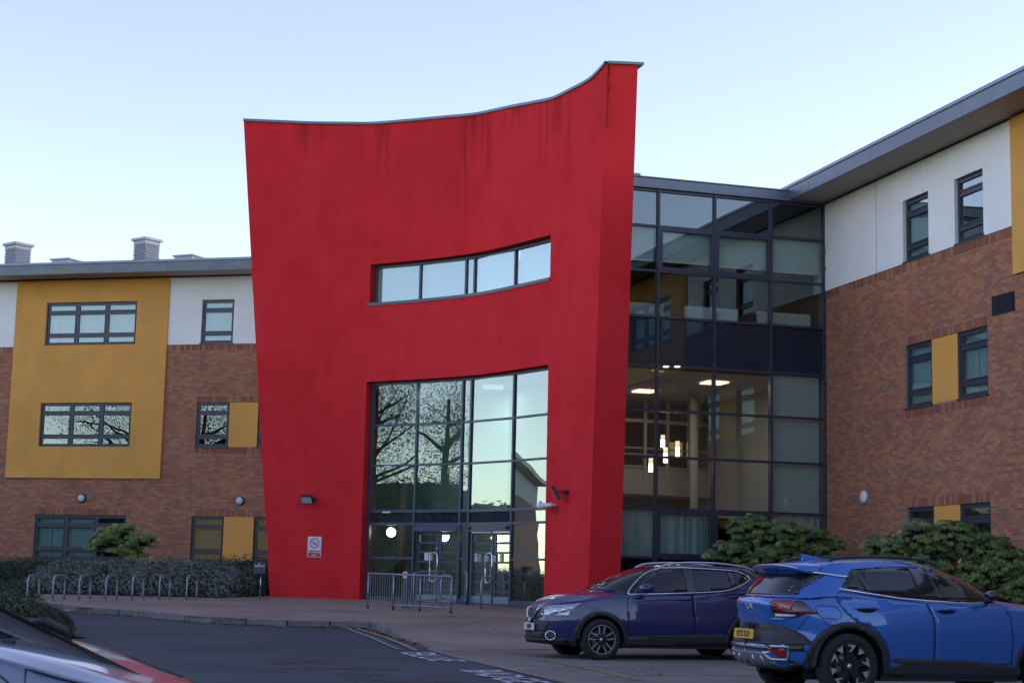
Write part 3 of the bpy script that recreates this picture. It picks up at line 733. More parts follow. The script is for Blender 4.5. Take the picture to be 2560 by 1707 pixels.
redw = thing('red_entrance_wall', 'tall curved red rendered entrance wall rising to a point at its right end', 'wall', (0, 0, 0))
def red_sheet(off, flip=False):
    m = MB(); st = []
    for c in cols:
        for j in range(rows):
            z = colz(c, j); t = tpos(c, z); p = CV(t, off); m.v.append((p.x, p.y, z))
            zt = colz(c, rows - 1); d = zt - z; s = 0
            # rain stains start under the coping at a few places along the wall
            for (sx, wd, ln) in stains: s = max(s, math.exp(-((t - sx) / wd) ** 2) * max(0, 1 - d / ln))
            st.append(min(1, max(s, .55 * (1 - (z - .2) / 1.0))))
    nb = len(cols)
    for i in range(nb - 1):
        for j in range(rows - 1):
            if cols[i][0] == 'M' and (zr_in(j)): continue
            m.f.append((i * rows + j, (i + 1) * rows + j, (i + 1) * rows + j + 1, i * rows + j + 1))
    return m, st
def zr_in(j):
    if j + 1 >= len(zr): return False
    z = (zr[j] + zr[j + 1]) / 2; return z < GZ1 or BZ0 < z < BZ1
tx = lambda px, py: curve_hit(px, py)[0]
stains = [(tx(1165, 300), .22, 4.2), (tx(1218, 290), .16, 4.0), (tx(1355, 260), .12, 2.6), (tx(1368, 255), .10, 2.2), (tx(1424, 235), .14, 3.4), (tx(960, 320), .25, 2.2), (tx(1190, 290), .5, 1.2), (tx(1290, 270), .5, 1.0), (tx(1395, 250), .5, 1.4), (tx(780, 310), .6, 1.3)]
m, st = red_sheet(0)
# make the stain field finer in the top rows
me = bpy.data.meshes.new('wall_face'); me.from_pydata(m.v, [], m.f); me.materials.append(M['red']); at = me.attributes.new('stain', 'FLOAT', 'POINT'); at.data.foreach_set('value', st)
me.polygons.foreach_set('use_smooth', [True] * len(me.polygons)); link('wall_face', me, redw)
m2, _ = red_sheet(.75); 
BK = GF.n.xy * .0
# reveals of the openings
rv = MB()
def rev(pa, pb):  # pa, pb = (t, z)
    n = 24 if abs(pa[0] - pb[0]) > .5 else 1
    for k in range(n):
        a = (lerp(pa[0], pb[0], k / n), lerp(pa[1], pb[1], k / n)); b = (lerp(pa[0], pb[0], (k + 1) / n), lerp(pa[1], pb[1], (k + 1) / n)); q = []
        for (t, z), o in ((a, 0), (b, 0), (b, .42), (a, .42)): p = CV(t, o); q.append((p.x, p.y, z))
        rv.add(q, [(0, 1, 2, 3)])
for (a, b, c, d) in hole:
    rev((a, c), (a, d)); rev((b, c), (b, d)); rev((a, d), (b, d))
    if c > 1: rev((a, c), (b, c))
rv.build('reveal', M['red'], redw, raw=True)
# right end face, back face, left end
def PV(c, j, off=0): z = colz(c, j); p = CV(tpos(c, z), off); return Vector((p.x, p.y, z))
er = MB(); cR = cols[-1]; E = []; gu = GF.u
eb = ray(1548, 1430); et = ray(1594.5, 161)
def end_pt(z, w):
    # end face leans with the fold; its far edge is seen at 1548 (foot) and 1594 (top)
    a = PV(cR, 0); b = PV(cR, rows - 1)
for j in range(rows):
    P = PV(cR, j); w = j / (rows - 1); px = lerp(1548, 1594.5, (P.z - .6) / (colz(cR, rows - 1) - .6))
    # intersect the line from P along the G direction with the sight line through px
    hz = 1453 + (px - 1280) * -0.0; r = ray(px, 1500 - (P.z - .6) / (colz(cR, rows - 1) - .6) * 1340)
    A = P.xy; k = -((A.x - CAM.x) - r.x * (A.y - CAM.y)) / (gu.x - r.x * gu.y); Q = A + gu.xy * k
    E.append((P, Vector((Q.x, Q.y, P.z))))
zt2 = CAM.z + et.z * (E[-1][1].y - CAM.y); E[-1] = (E[-1][0], Vector((E[-1][1].x, E[-1][1].y, zt2)))
er.add([v for e in E for v in e], [(2 * i, 2 * i + 1, 2 * i + 3, 2 * i + 2) for i in range(rows - 1)]); er.build('end_face', M['red'], redw, smooth=False)
mo = MB()   # moss in the top of the fold
rnd = random.Random(2)
for k in range(420):
    w = rnd.random() ** 1.4; j = rows - 1 - w * 7; a = E[int(j)]; b = E[min(int(j) + 1, rows - 1)]; P = a[0].lerp(b[0], j - int(j)); Q = a[1].lerp(b[1], j - int(j)); d = (Q - P)
    p = P + d.normalized() * (.05 + abs(rnd.gauss(0, .035))) + Vector((.0, -.02, rnd.uniform(-.1, 0))); leaflet(mo, p, rnd.uniform(.008, .022), rnd)
mo.build('moss', M['moss'], redw, kind='stuff', raw=True)
# back of the wall: body that fills down to the building behind
bm_ = MB(); nb = len(cols)
for c in cols:
    for j in (0, rows - 1): P = PV(c, j, .62); bm_.v.append((P.x, P.y, P.z))
# openings in the back stay open: only above the glazing
bm_.v = []; 
for c in cols:
    zt = colz(c, rows - 1)
    for z in (BZ1 + .25, zt): p = CV(tpos(c, z), .62); bm_.v.append((p.x, p.y, z))
bm_.f = [(2 * i, 2 * i + 1, 2 * i + 3, 2 * i + 2) for i in range(nb - 1)]
bm_.build('back_face', M['red'], redw, raw=True)
le = MB(); L = [(PV(cols[0], j), PV(cols[0], j, .62)) for j in range(rows)]
le.add([v for e in L for v in e], [(2 * i, 2 * i + 1, 2 * i + 3, 2 * i + 2) for i in range(rows - 1)]).build('left_end_face', M['red'], redw)
cp = MB(); vs = []
for c in cols:
    z = colz(c, rows - 1); t = tpos(c, z)
    for o, dz in ((-.05, -.03), (-.05, .045), (.68, .045), (.68, -.03)): p = CV(t, o); vs.append((p.x, p.y, z + dz))
fs = [(4 * i + k, 4 * i + (k + 1) % 4, 4 * i + 4 + (k + 1) % 4, 4 * i + 4 + k) for i in range(nb - 1) for k in range(4)] + [(0, 1, 2, 3)]
cp.add(vs, fs); cp.build('coping', M['fasciac'], redw)
a, b = E[-1]; t_ = (b - a).normalized(); MB().obox((a + b) / 2 + Vector((0, .3, .01)), t_, Vector((-t_.y, t_.x, 0)), (0, 0, 1), (b - a).length / 2 + .06, .36, .035).build('end_coping', M['fasciac'], redw)
# hall body behind the red wall joining the wings
hb = MB(); P = [CV(.6, .9), CV(T0 * .8, .9)]
q = [CV(bl_[0] + 1.2, .65), Vector((GF.P(-6.6).x - .3, 57)), LF.P(3.9, .4).xy]
hb.add([(q[0].x, q[0].y, .2), (q[1].x, q[1].y + 3, .2), (q[2].x, q[2].y + .6, .2), (q[0].x, q[0].y, 12.0), (q[1].x, q[1].y + 3, 12.0), (q[2].x, q[2].y + .6, 12.0)], [(0, 2, 5, 3), (3, 5, 4)])
hb.build('hall_side', M['white'], redw)

# ---------------------------------------------------------------- entrance glazing (curved, in the red wall)
eg = thing('entrance_glazing', 'tall curved glazed screen with two double doors set in the red wall', 'glazing', (0, 0, 0))
bg_ = thing('ribbon_window', 'long curved ribbon window of pale panes high in the red wall', 'window', (0, 0, 0))
GO = .30      # glazing sits this far behind the outer face
def gt(px, py=1200): return curve_hit(px, py, GO)
mull_px = [(916, 960), (1046, 946), (1159, 938), (1180.5, 935), (1287, 922), (1374, 910)]
def vstrip(mb, t, z0, z1, w=.03, o0=-.03, o1=.09):
    """upright bar on the curve"""
    vs = []
    for z in (z0, z1):
        for tt, oo in ((t - w, GO + o0), (t + w, GO + o0), (t + w, GO + o1), (t - w, GO + o1)): p = CV(tt, oo); vs.append((p.x, p.y, z))
    mb.add(vs, [(0, 3, 2, 1), (4, 5, 6, 7), (0, 1, 5, 4), (2, 3, 7, 6), (3, 0, 4, 7), (1, 2, 6, 5)]); return mb
def hstrip(mb, ta, tb, z, h=.03, o0=-.02, o1=.08, curved=False):
    n = max(1, int((tb - ta) / .4)) if curved else 1
    for k in range(n):
        a = lerp(ta, tb, k / n); b = lerp(ta, tb, (k + 1) / n); vs = []
        for zz in (z - h, z + h):
            for tt, oo in ((a, GO + o0), (b, GO + o0), (b, GO + o1), (a, GO + o1)): p = CV(tt, oo); vs.append((p.x, p.y, zz))
        mb.add(vs, [(0, 3, 2, 1), (4, 5, 6, 7), (0, 1, 5, 4), (2, 3, 7, 6), (3, 0, 4, 7), (1, 2, 6, 5)])
    return mb
def vpane(ta, tb, z0, z1, o=0.02, th=0):
    m = MB(); q = []
    for tt, zz in ((ta, z0), (tb, z0), (tb, z1), (ta, z1)): p = CV(tt, GO + o); q.append((p.x, p.y, zz))
    return m.add(q, [(0, 1, 2, 3)])
mt = [T0 + .05] + [gt(px, py)[0] for px, py in mull_px[1:5]] + [T1 - .03]
print('mullions', mt)
zh = [gt(1046, 1060)[1], gt(1046, 1161.5)[1], gt(1046, 1277)[1], gt(1046, 1309)[1]]
zlow = gt(905, 1393)[1]
print('transoms', zh, zlow)
for i, t in enumerate(mt): vstrip(MB(), t, FL - .05, GZ1 - .07, .032 if 0 < i < 5 else .045).build('mullion', M['frame2'], eg)
tm = []
for z, h in ((zh[0], .03), (zh[1], .03), (zh[2], .04), (zh[3], .035)):
    for a, b in zip(mt[:-1], mt[1:]): hstrip(MB(), a + .032, b - .032, z, h).build('transom', M['frame2'], eg)
hstrip(MB(), T0, T1, GZ1 - .04, .04, curved=True, o0=-.04).build('head_frame', M['frame2'], eg)
zs_ = [FL, zh[3], zh[2], zh[1], zh[0], GZ1 - .07]
doorcols = (1, 3)
for i, (a, b) in enumerate(zip(mt[:-1], mt[1:])):
    for j, (c, d) in enumerate(zip(zs_[:-1], zs_[1:])):
        if j == 0 and i in doorcols: continue
        if j == 0:
            hstrip(MB(), a + .03, b - .03, zlow, .03).build('transom', M['frame2'], eg); hstrip(MB(), a + .03, b - .03, FL + .05, .09).build('bottom_rail', M['frame2'], eg)
            vpane(a, b, c, zlow).build('glass_pane', M['glassr'] if 0 else M['doorglass'], eg, raw=True); vpane(a, b, zlow, d).build('glass_pane', M['doorglass'], eg, raw=True)
        elif j == 1:
            vpane(a, b, c, d, .03).build('spandrel_pane', M['glassd'], eg, raw=True); vpane(a, b, c, d, .06).build('spandrel_back', M['innergreen'], eg, raw=True)
        else: vpane(a + .01, b - .01, c, d).build('glass_pane', M['glassr'], eg, raw=True)
# doors: two leaves in each door bay, set back a little
HZ = gt(1100, 1330)[1]
def door(i):
    a, b = mt[i] + .05, mt[i + 1] - .05; zt = HZ + .22 - .0; mid = (a + b) / 2
    zt = zh[3] - .22
    hd = hstrip(MB(), a, b, zh[3] - .13, .085, -.05, .12).build('door_header', M['frame2'], eg)
    for k, (p, q) in enumerate(((a, mid - .005), (mid + .005, b))):
        f = MB(); o0, o1 = .10, .15
        for t in (p + .05, q - .05): vstrip(f, t, FL + .01, zt, .045, o0, o1)
        H = zt - FL; nb_ = 7
        for r in range(nb_ + 1):
            z = FL + .10 + (H - .15) * r / nb_; hstrip(f, p + .09, q - .09, z if r else FL + .11, .028 if 0 < r < nb_ else (.10 if r == 0 else .045), o0, o1)
        o = f.build('door', M['frame2'], eg)
        vpane(p + .05, q - .05, FL + .1, zt, .125).build('pane', M['doorglass'], o, raw=True)
        # kick plate, handle
        hstrip(MB(), p + .03, q - .03, FL + .14, .10, .085, .097).build('kick_plate', M['steelp'], o)
        th = (q - .10) if k == 0 else (p + .10); zc = FL + 1.02; s = 1 if k == 0 else -1
        dl_ = .26; pts = []
        for (dt, dz) in ((0, -.36), (dl_ * .25, -.40), (dl_ * .8, -.40), (dl_, -.36), (dl_, 0), (dl_, .36), (dl_ * .8, .40), (dl_ * .25, .40), (0, .36), (0, 0)):
            c_ = CV(th - s * dt + s * .13, GO + .03 if 1 else 0); pts.append((c_.x, c_.y, zc + dz))
        if k == 0: MB().tube(pts, .017, 8, closed=True).build('handle', M['chrome'], o, smooth=True)
        else:
            c_ = CV(mid + .3, GO + .26); MB().tube([(c_.x, c_.y, zc - .35), (c_.x, c_.y, zc + .35)], .014, 6).build('handle', M['silver'], o, smooth=True)
    c_ = CV(mid - .03, GO + .085); c2 = CV(mid - .03, GO + .05)
    MB().tube([(c_.x, c_.y, FL + 1.53), (c2.x, c2.y, FL + 1.53)], .03, 12).build('lock', M['silver'], eg, smooth=True)
    return a, b, mid, zt
d1 = door(1); d2 = door(3)
# closers above the right hand door pair
for (p, q) in ((d2[0] + .05, d2[2] - .03), (d2[2] + .03, d2[1] - .07)): hstrip(MB(), p, q, d2[3] + .0, .035, .03, .10).build('door_closer', M['silver'], eg)
for tt in (d2[0] + .05, d2[1] - .07):
    p = CV(tt, GO - .09); p2 = CV(tt, GO - .02); MB().tube([(p.x, p.y, zh[3] - .12), (p2.x, p2.y, zh[3] - .12)], .05, 12).build('door_sensor', M['black'], eg, smooth=True)
for px, py in ((972, 1166), (968, 1280)):
    t, z = gt(px, py); hstrip(MB(), t - .13, t + .13, z, .022, -.05, -.02).build('window_actuator', M['whitep'], eg)
# notices on the doors
notes = []
def notice(px0, px1, py0, py1, mm, label, mark=None):
    a = curve_hit(px0, py1, GO + .09); b = curve_hit(px1, py0, GO + .09); m = MB()
    q = []
    for tt, zz in ((a[0], a[1]), (b[0], a[1]), (b[0], b[1]), (a[0], b[1])):
        for oo in (.085, .09): p = CV(tt, GO + oo); q.append((p.x, p.y, zz))
    m.add(q, [(0, 2, 4, 6), (7, 5, 3, 1), (0, 1, 3, 2), (2, 3, 5, 4), (4, 5, 7, 6), (6, 7, 1, 0)])
    o = m.build('notice', mm); tag(o, label, 'notice', 'notices on the entrance doors')
    if mark:
        w = b[0] - a[0]; h = b[1] - a[1]; mk = MB(); n = 1
        def qd(x0, x1, y0, y1, sk=0):
            vs = []
            for x, y in ((x0, y0), (x1, y0), (x1 + sk, y1), (x0 + sk, y1)): p = CV(a[0] + w * x, GO + .083); vs.append((p.x, p.y, a[1] + h * y))
            mk.add(vs, [(0, 1, 2, 3)])
        if mark == 'feather': qd(.3, .55, .62, .85, .25); qd(.25, .4, .55, .64, .1); qd(.3, .7, .40, .44); qd(.3, .7, .32, .36)
        elif mark == 'lines': [qd(.15, .85, y, y + .05) for y in (.25, .38, .52, .66)]
        elif mark == 'ring': qd(.3, .6, .62, .66, .2); qd(.25, .65, .5, .53)
        mk.build('print', M['ink'], o, raw=True)
notice(1061, 1072, 1381, 1399.5, M['paper'], 'white notice with pinkish foot on the left leaf of the left entrance door', 'ring')
notice(1073.5, 1081, 1381, 1399.5, M['paper'], 'narrow white notice with dark feather mark, beside the pink-footed one on the left door', 'feather')
notice(1186.5, 1193, 1383, 1402.5, M['paper'], 'narrow white notice with dark feather mark at far left of the right hand doors', 'feather')
notice(1195, 1203, 1384, 1402.5, M['paperg'], 'green notice on the right hand doors beside a narrow white one', None)
notice(1212, 1221, 1388, 1402, M['paper'], 'short white printed notice just left of the meeting edge of the right hand doors', 'lines')
notice(1230, 1239.5, 1388, 1402.5, M['paper'], 'short white printed notice just right of the meeting edge of the right hand doors', 'lines')
notice(1249, 1255.5, 1384, 1403.5, M['paper'], 'narrow white notice with dark feather mark on the far right leaf', 'feather')
# ribbon window
bt = [T0 + .02] + [gt(px, py)[0] for px, py in ((1051, 700), (1165.5, 690), (1187, 680), (1289, 660))] + [T1 + .0]
for i, t in enumerate(bt): vstrip(MB(), t, BZ0 + .02, BZ1 - .02, .028).build('mullion', M['frame2'], bg_)
hstrip(MB(), T0, T1, BZ1 - .045, .035, curved=True, o0=-.05).build('head_frame', M['frame2'], bg_)
hstrip(MB(), T0 - .06, T1 + .0, BZ0 + .035, .045, curved=True, o0=-.33).build('sill', M['frame2'], bg_)
for a, b in zip(bt[:-1], bt[1:]):
    vpane(a + .01, b - .01, BZ0 + .05, BZ1 - .05).build('glass_pane', M['glass'], bg_, raw=True)
    vpane(a + .02, b - .02, BZ0 + .05, BZ1 - .05, .14).build('frosted_blind', M['blindlit'], bg_, raw=True)
# lobby behind the glazing
lob = thing('lobby', 'dim entrance lobby with greenish walls behind the tall curved glazing', 'room', (0, 0, 0))
p0, p1 = CV(T0 - .4, .55), CV(T1 + .5, .55); bk = Vector((.35, .94)) * 6
def wallq(a, b, z0, z1, nm, mm, par): return MB().add([(a.x, a.y, z0), (b.x, b.y, z0), (b.x, b.y, z1), (a.x, a.y, z1)], [(0, 1, 2, 3)]).build(nm, mm, par, raw=True)
p0b = p0 + Vector((.2, 5.0)); p1 = GF.P(-6.48, .9).xy; p1b = GF.P(-6.48, 8).xy
wallq(p0, p0b, FL, 8.2, 'wall', M['innergreen'], lob); wallq(p0b, p1b, FL, 8.2, 'wall', M['innergreen'], lob); wallq(p1, p1b, FL, 8.2, 'wall', M['innerdark'], lob)
def polyq(ps, z, nm, mm, par): return MB().add([(p.x, p.y, z) for p in ps], [tuple(range(len(ps)))]).build(nm, mm, par, raw=True)
curvepts = [CV(lerp(T0, T1, k / 8), .42) for k in range(9)]
polyq(curvepts + [p1b, p0b], FL - .01, 'floor', M['innerdark'], lob); polyq(curvepts + [p1b, p0b], GZ1 + .02, 'ceiling', M['inner'], lob)
for px, py in ((935, 1100), (1010, 1150)):
    t, z = curve_hit(px, py, 2.2); c = CV(t, 2.2); MB().tube([(c.x, c.y, FL), (c.x, c.y, GZ1)], .16, 14).build('column', M['innerdark'], lob, smooth=True)
t, z = curve_hit(1232, 1003, 2.4); c = CV(t, 2.4)
tag(MB().box(c.x - .3, c.x + .3, c.y - .3, c.y + .3, GZ1 - .05, GZ1 - .0).build('ceiling_light', M['paneldim']), 'square lit ceiling light seen through the upper entrance glazing', 'light')
la = bpy.data.lights.new('lobby_light', 'AREA'); la.size = .5; la.energy = 26; la.color = (.90, 1, .97); lo = bpy.data.objects.new('lobby_light', la); COL.objects.link(lo); lo.location = (c.x, c.y, GZ1 - .08)
# round lit lamps inside the doors
for i, (px, py) in enumerate(((978, 1330), (1111, 1341), (1240, 1344))):
    t, z = curve_hit(px, py, 1.0); c = CV(t, 1.0); d = (Vector((0, 0)) - c).normalized(); m = MB(); n = 20; r = .135; c3 = Vector((c.x, c.y, z)); ax = Vector((d.y, -d.x, 0)); vs = [c3 + Vector((d.x, d.y, 0)) * .07]
    for rr, dd_ in ((r * .7, .055), (r, .0)):
        for k in range(n): vs.append(c3 + Vector((d.x, d.y, 0)) * dd_ + ax * rr * cos(2 * pi * k / n) + Vector((0, 0, rr * sin(2 * pi * k / n))))
    m.add(vs, [(0, k + 1, (k + 1) % n + 1) for k in range(n)] + [(1 + k, 1 + n + k, 1 + n + (k + 1) % n, 1 + (k + 1) % n) for k in range(n)])
    o = m.build('wall_lamp', M['lamp']); tag(o, ['round glowing lamp behind the leftmost ground level entrance pane', 'round glowing lamp behind the left double door', 'round glowing lamp behind the right double door'][i], 'lamp', 'lit round lamps inside the entrance')

# ---------------------------------------------------------------- glazed link (curtain wall)
gb_ = thing('glazed_link', 'three storey glass curtain wall between the red wall and the right brick wing', 'building', GF.O, GF.rz)
UL = -6.45
us = [UL, GF.hit(1642.5, 900)[0], GF.hit(1785, 900)[0], GF.hit(1927, 900)[0], -.03]
print('G us', us)
zt = [11.66, 10.70, 9.50, 8.28, 7.0, 5.82, 4.61, 3.27, 2.02, .6]
for u in us: MB().box(u - .03, u + .03, -.06, .10, .5, 11.70).build('mullion', M['frame'], gb_)
for z in zt:
    for a, b in zip(us[:-1], us[1:]): MB().box(a + .032, b - .032, -.035, .09, z - .032, z + .032).build('transom', M['frame'], gb_)
MB().box(UL, .0, -.12, .3, 11.70, 11.96).build('parapet', M['fasciac'], gb_, bevel=.01)
MB().box(UL, .0, -.14, 8, 11.97, 12.0).build('roof', M['roof'], gb_)
MB().box(UL, -5.45, -.13, .3, 12.01, 12.06).build('coping', M['trim'], gb_)
for j, (zt0, zt1) in enumerate(zip(zt[1:], zt[:-1])):
    for i, (a, b) in enumerate(zip(us[:-1], us[1:])):
        a2, b2, c2, d2_ = a + .03, b - .03, zt0 + .032, zt1 - .032
        opq = j == 0 or j == 3 or (j == 8)
        q = MB().add([(a2, .02, c2), (b2, .02, c2), (b2, .02, d2_), (a2, .02, d2_)], [(0, 1, 2, 3)])
        if opq:
            q.build('spandrel_pane', M['glasss'] if j == 3 else M['glassd'], gb_, raw=True); MB().add([(a2, .05, c2), (b2, .05, c2), (b2, .05, d2_), (a2, .05, d2_)], [(0, 1, 2, 3)]).build('spandrel_back', M['spandrel'], gb_, raw=True)
        else: q.build('glass_pane', M['glassg'], gb_, raw=True)
        if (j == 1 and i in (1, 2)) or (j == 7 and i in (1, 2)):   # opening lights with a heavy frame
            s = .085; f = MB(); f.box(a2, b2, -.05, .015, d2_ - s, d2_); f.box(a2, b2, -.05, .015, c2, c2 + s); f.box(a2, a2 + s, -.05, .015, c2 + s, d2_ - s); f.box(b2 - s, b2, -.05, .015, c2 + s, d2_ - s); f.build('opening_frame', M['frame'], gb_)
# roller blinds, boards, vertical blinds behind the glass
def gl(px, py, d=.02): return GF.hit(px, py, d)
for i, (a, b) in enumerate(zip(us[:-1], us[1:])):
    zb = gl(*[(1600, 648), (1715, 657), (1850, 670), (1990, 682)][i], .16)[1]
    MB().box(a + .06, b - .06, .16, .17, zb, 10.75).build('roller_blind', M['blind'], gb_)
    MB().box(a + .06, b - .06, .15, .18, zb - .03, zb).build('blind_bar', M['silver'], gb_)
a, b = us[-2], us[-1]
for c, d in ((5.86, 6.96), (4.65, 5.78), (3.31, 4.57)): MB().box(a + .04, b - .10, .14, .16, c, d).build('white_board', M['board'], gb_)
def vblind(a, b, c, d, mm=M['blind'], st=.09, y=.16, nm='vertical_blind'):
    m = MB(); x = a; rnd = random.Random(int(a * 77))
    while x < b: k = rnd.uniform(-.02, .02); m.add([(x, y + k, c), (x + st * .97, y - k, c), (x + st * .97, y - k, d), (x, y + k, d)], [(0, 1, 2, 3)]); x += st
    return m.build(nm, mm, gb_, raw=True)
vblind(us[0] + .03, us[1] - .03, 2.05, 3.24); vblind(us[1] + .12, us[2] - .12, 2.1, 3.2)
vblind(us[3] + .1, us[4] - .12, 2.05, 3.24, M['inner'], .075, .2)
# rooms behind
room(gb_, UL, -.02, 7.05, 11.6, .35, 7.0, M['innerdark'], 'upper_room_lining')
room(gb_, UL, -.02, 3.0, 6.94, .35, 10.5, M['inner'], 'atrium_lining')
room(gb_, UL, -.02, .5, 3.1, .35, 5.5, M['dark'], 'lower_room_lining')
MB().box(-4.4, -3.7, 1.2, 1.5, 7.1, 11.5).build('partition', M['innerdark'], gb_)
# balcony across the atrium: curved front, white frames, railing panels
bal = MB(); n = 16
def bp(k, off=0): u = lerp(-6.4, -.1, k / n); return (u, 7.6 - 1.1 * (1 - ((u + 4.5) / 5) ** 2) * .8 + off - .35 * 0)
vs = []
for k in range(n + 1):
    u, y = bp(k)
    vs += [(u, y, 4.02), (u, y, 4.45), (u, y + 2.5, 4.45), (u, y + 2.5, 4.02)]
bal.add(vs, [(4 * k + a, 4 * k + (a + 1) % 4, 4 * k + 4 + (a + 1) % 4, 4 * k + 4 + a) for k in range(n) for a in range(4)]); bal.build('balcony', M['cream'], gb_, raw=True)
fr = MB(); pan = MB()
for z, h in ((4.86, .03), (5.22, .03), (5.42, .025), (6.25, .05)):
    for k in range(n):
        (u0, y0), (u1, y1) = bp(k, .06), bp(k + 1, .06); fr.add([(u0, y0, z - h), (u1, y1, z - h), (u1, y1, z + h), (u0, y0, z + h), (u0, y0 + .08, z - h), (u1, y1 + .08, z - h), (u1, y1 + .08, z + h), (u0, y0 + .08, z + h)], [(0, 1, 2, 3), (3, 2, 6, 7), (0, 4, 5, 1)])
for k in range(0, n + 1, 2): u, y = bp(k, .05); fr.box(u - .045, u + .045, y, y + .1, 4.45, 6.9)
fr.build('balcony_frame', M['cream'], gb_, raw=True)
for k in range(n): (u0, y0), (u1, y1) = bp(k, .1), bp(k + 1, .1); pan.add([(u0, y0, 4.45), (u1, y1, 4.45), (u1, y1, 4.83), (u0, y0, 4.83)], [(0, 1, 2, 3)]); 
pan.build('balcony_panel', M['cream'], gb_, raw=True)
dk = MB()
for k in range(n): (u0, y0), (u1, y1) = bp(k, .9), bp(k + 1, .9); dk.add([(u0, y0, 4.85), (u1, y1, 4.85), (u1, y1, 6.3), (u0, y0, 6.3)], [(0, 1, 2, 3)])
dk.build('balcony_dark_glazing', M['dark'], gb_, raw=True)
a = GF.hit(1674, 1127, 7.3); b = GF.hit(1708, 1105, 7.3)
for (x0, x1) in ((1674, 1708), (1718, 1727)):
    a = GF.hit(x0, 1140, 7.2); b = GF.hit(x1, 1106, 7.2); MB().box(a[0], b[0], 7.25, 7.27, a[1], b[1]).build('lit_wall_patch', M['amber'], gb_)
a = GF.hit(1736, 1100, 5.2)
MB().tube([(a[0], 5.2, .5), (a[0], 5.2, 6.94)], .125, 18).build('column', M['cream'], gb_, smooth=True)
MB().box(-5.4, -4.4, 6.0, 6.4, 3.1, 3.6).build('blue_display', mat('lit_blue_display', (.05, .03, .3), .4, emit=(.12, .05, .8), estr=.12), gb_)
def inside_light(px, py, z, s, mm, label, nm='ceiling_light'):
    r = ray(px, py); P = CAM + r * ((z - CAM.z) / r.z); d = P - GF.O; u, y = d.dot(GF.u), d.dot(GF.n)
    o = MB().box(-s[0], s[0], -s[1], s[1], -.01, .02).build(nm, mm, loc=P); o.rotation_euler = (0, 0, GF.rz); tag(o, label, 'light', 'lit ceiling panels inside the glazed link')
    if s[0] >= .3 and mm is M['panel']:
        la = bpy.data.lights.new('panel_light', 'AREA'); la.size = .55; la.energy = 4.5; la.color = (1, .88, .80); lo = bpy.data.objects.new('panel_light', la); COL.objects.link(lo); lo.parent = o; lo.location = (0, 0, -.03)
    return o
inside_light(1612, 979, 6.90, (.3, .3), M['panel'], 'warm square ceiling panel at the left of the atrium behind the curtain wall')
inside_light(1786, 958, 6.90, (.31, .31), M['panel'], 'largest and nearest warm square ceiling panel in the atrium')
inside_light(1865, 1008, 6.90, (.3, .3), M['panel'], 'warm square ceiling panel near the right hand mullion of the atrium')
inside_light(1876, 1092, 6.5, (.16, .3), M['panel'], 'small lit panel deep in the balcony, left of the two stacked ones')
inside_light(1911, 1106, 6.3, (.12, .2), M['panel'], 'small lit panel deep in the balcony, upper of two stacked')
inside_light(1911, 1120, 6.1, (.12, .2), M['panel'], 'small lit panel deep in the balcony, lower of two stacked')
for px, py, l in ((1665, 917, 'left'), (1693, 917, 'right')): inside_light(px, py, 6.92, (.06, .06), M['panel'], 'tiny round spotlight by the atrium ceiling edge, %s of a pair' % l)
inside_light(1625, 738, 11.0, (.35, .04), M['strip'], 'short white strip light behind the upper left panes')
for i, (px, yt, yb) in enumerate(((1657, 1087, 1119), (1694, 1099, 1142), (1664, 1112, 1158), (1627, 1145, 1181))):
    d = 2.6; (u, z1) = GF.hit(px, yt, d); (_, z0) = GF.hit(px, yb, d); z1 = min(z1, z0 + .44)
    P = GF.P(u, d); t = thing('pendant_lamp', ['glowing tube pendant highest in the atrium, behind the second column of panes', 'glowing tube pendant right of the other three in the atrium', 'glowing tube pendant overlapping the transom, middle of the cluster', 'glowing tube pendant lowest and leftmost of the atrium cluster'][i], 'lamp', (P.x, P.y, z0), 0, 'pendant lamps in the atrium')
    h = z1 - z0; MB().tube([(0, 0, h * .05), (0, 0, h * .62)], .058, 12).build('lamp_shade', M['lampwarm'], t, smooth=True); MB().tube([(0, 0, h * .62), (0, 0, h)], .058, 12).build('shade_top', M['pendtop'], t, smooth=True); MB().tube([(0, 0, h), (0, 0, 6.93 - z0)], .006, 5).build('cord', M['black'], t)
# radiators on the upper floor
for i, (x0, x1, y0, y1) in enumerate(((1573, 1637, 761, 791), (1648, 1659, 765, 793), (1712, 1780, 772, 802), (1791, 1845, 779, 808), (1894, 1919, 785, 812), (1931, 2026, 787, 819))):
    a = GF.hit(x0, y1 + 1, .32); b = GF.hit(x1, y0 + 2, .32); P = GF.P(a[0], .32, 8.33)
    t = thing('radiator', 'white ribbed radiator behind the upper glazing, ' + ['partly hidden by the red wall', 'narrow one beside the first mullion', 'second from the mullion by the red wall', 'starting at the middle mullion', 'narrow one left of the last mullion', 'longest one, nearest the brick wing'][i], 'radiator', P, GF.rz, 'radiators on the upper floor')
    w = b[0] - a[0]
    for k in range(5): MB().box(0, w, 0, .05, k * .075, k * .075 + .06).build('fin', M['board'], t)
    MB().box(.0, w, .02, .08, 0, .36).build('back_plate', M['inner'], t)
# small twig plant growing at the corner of the white render
m = MB(); tw = MB(); rnd = random.Random(4); a = RF.hit(2068, 655); P0 = RF.P(.05, -.05, a[1])
for k in range(9):
    d = Vector((rnd.uniform(-.1, .25), -rnd.uniform(.1, .3), rnd.uniform(.1, .5))); q = P0 + Vector((0, 0, rnd.uniform(-.35, .1))); tw.tube([q, q + d * .5, q + d + Vector((.02, 0, .03))], [.008, .006, .003], 5)
tag(tw.build('wall_twig', M['bark']), 'bare twigs growing out of the corner between curtain wall and white render', 'plant')
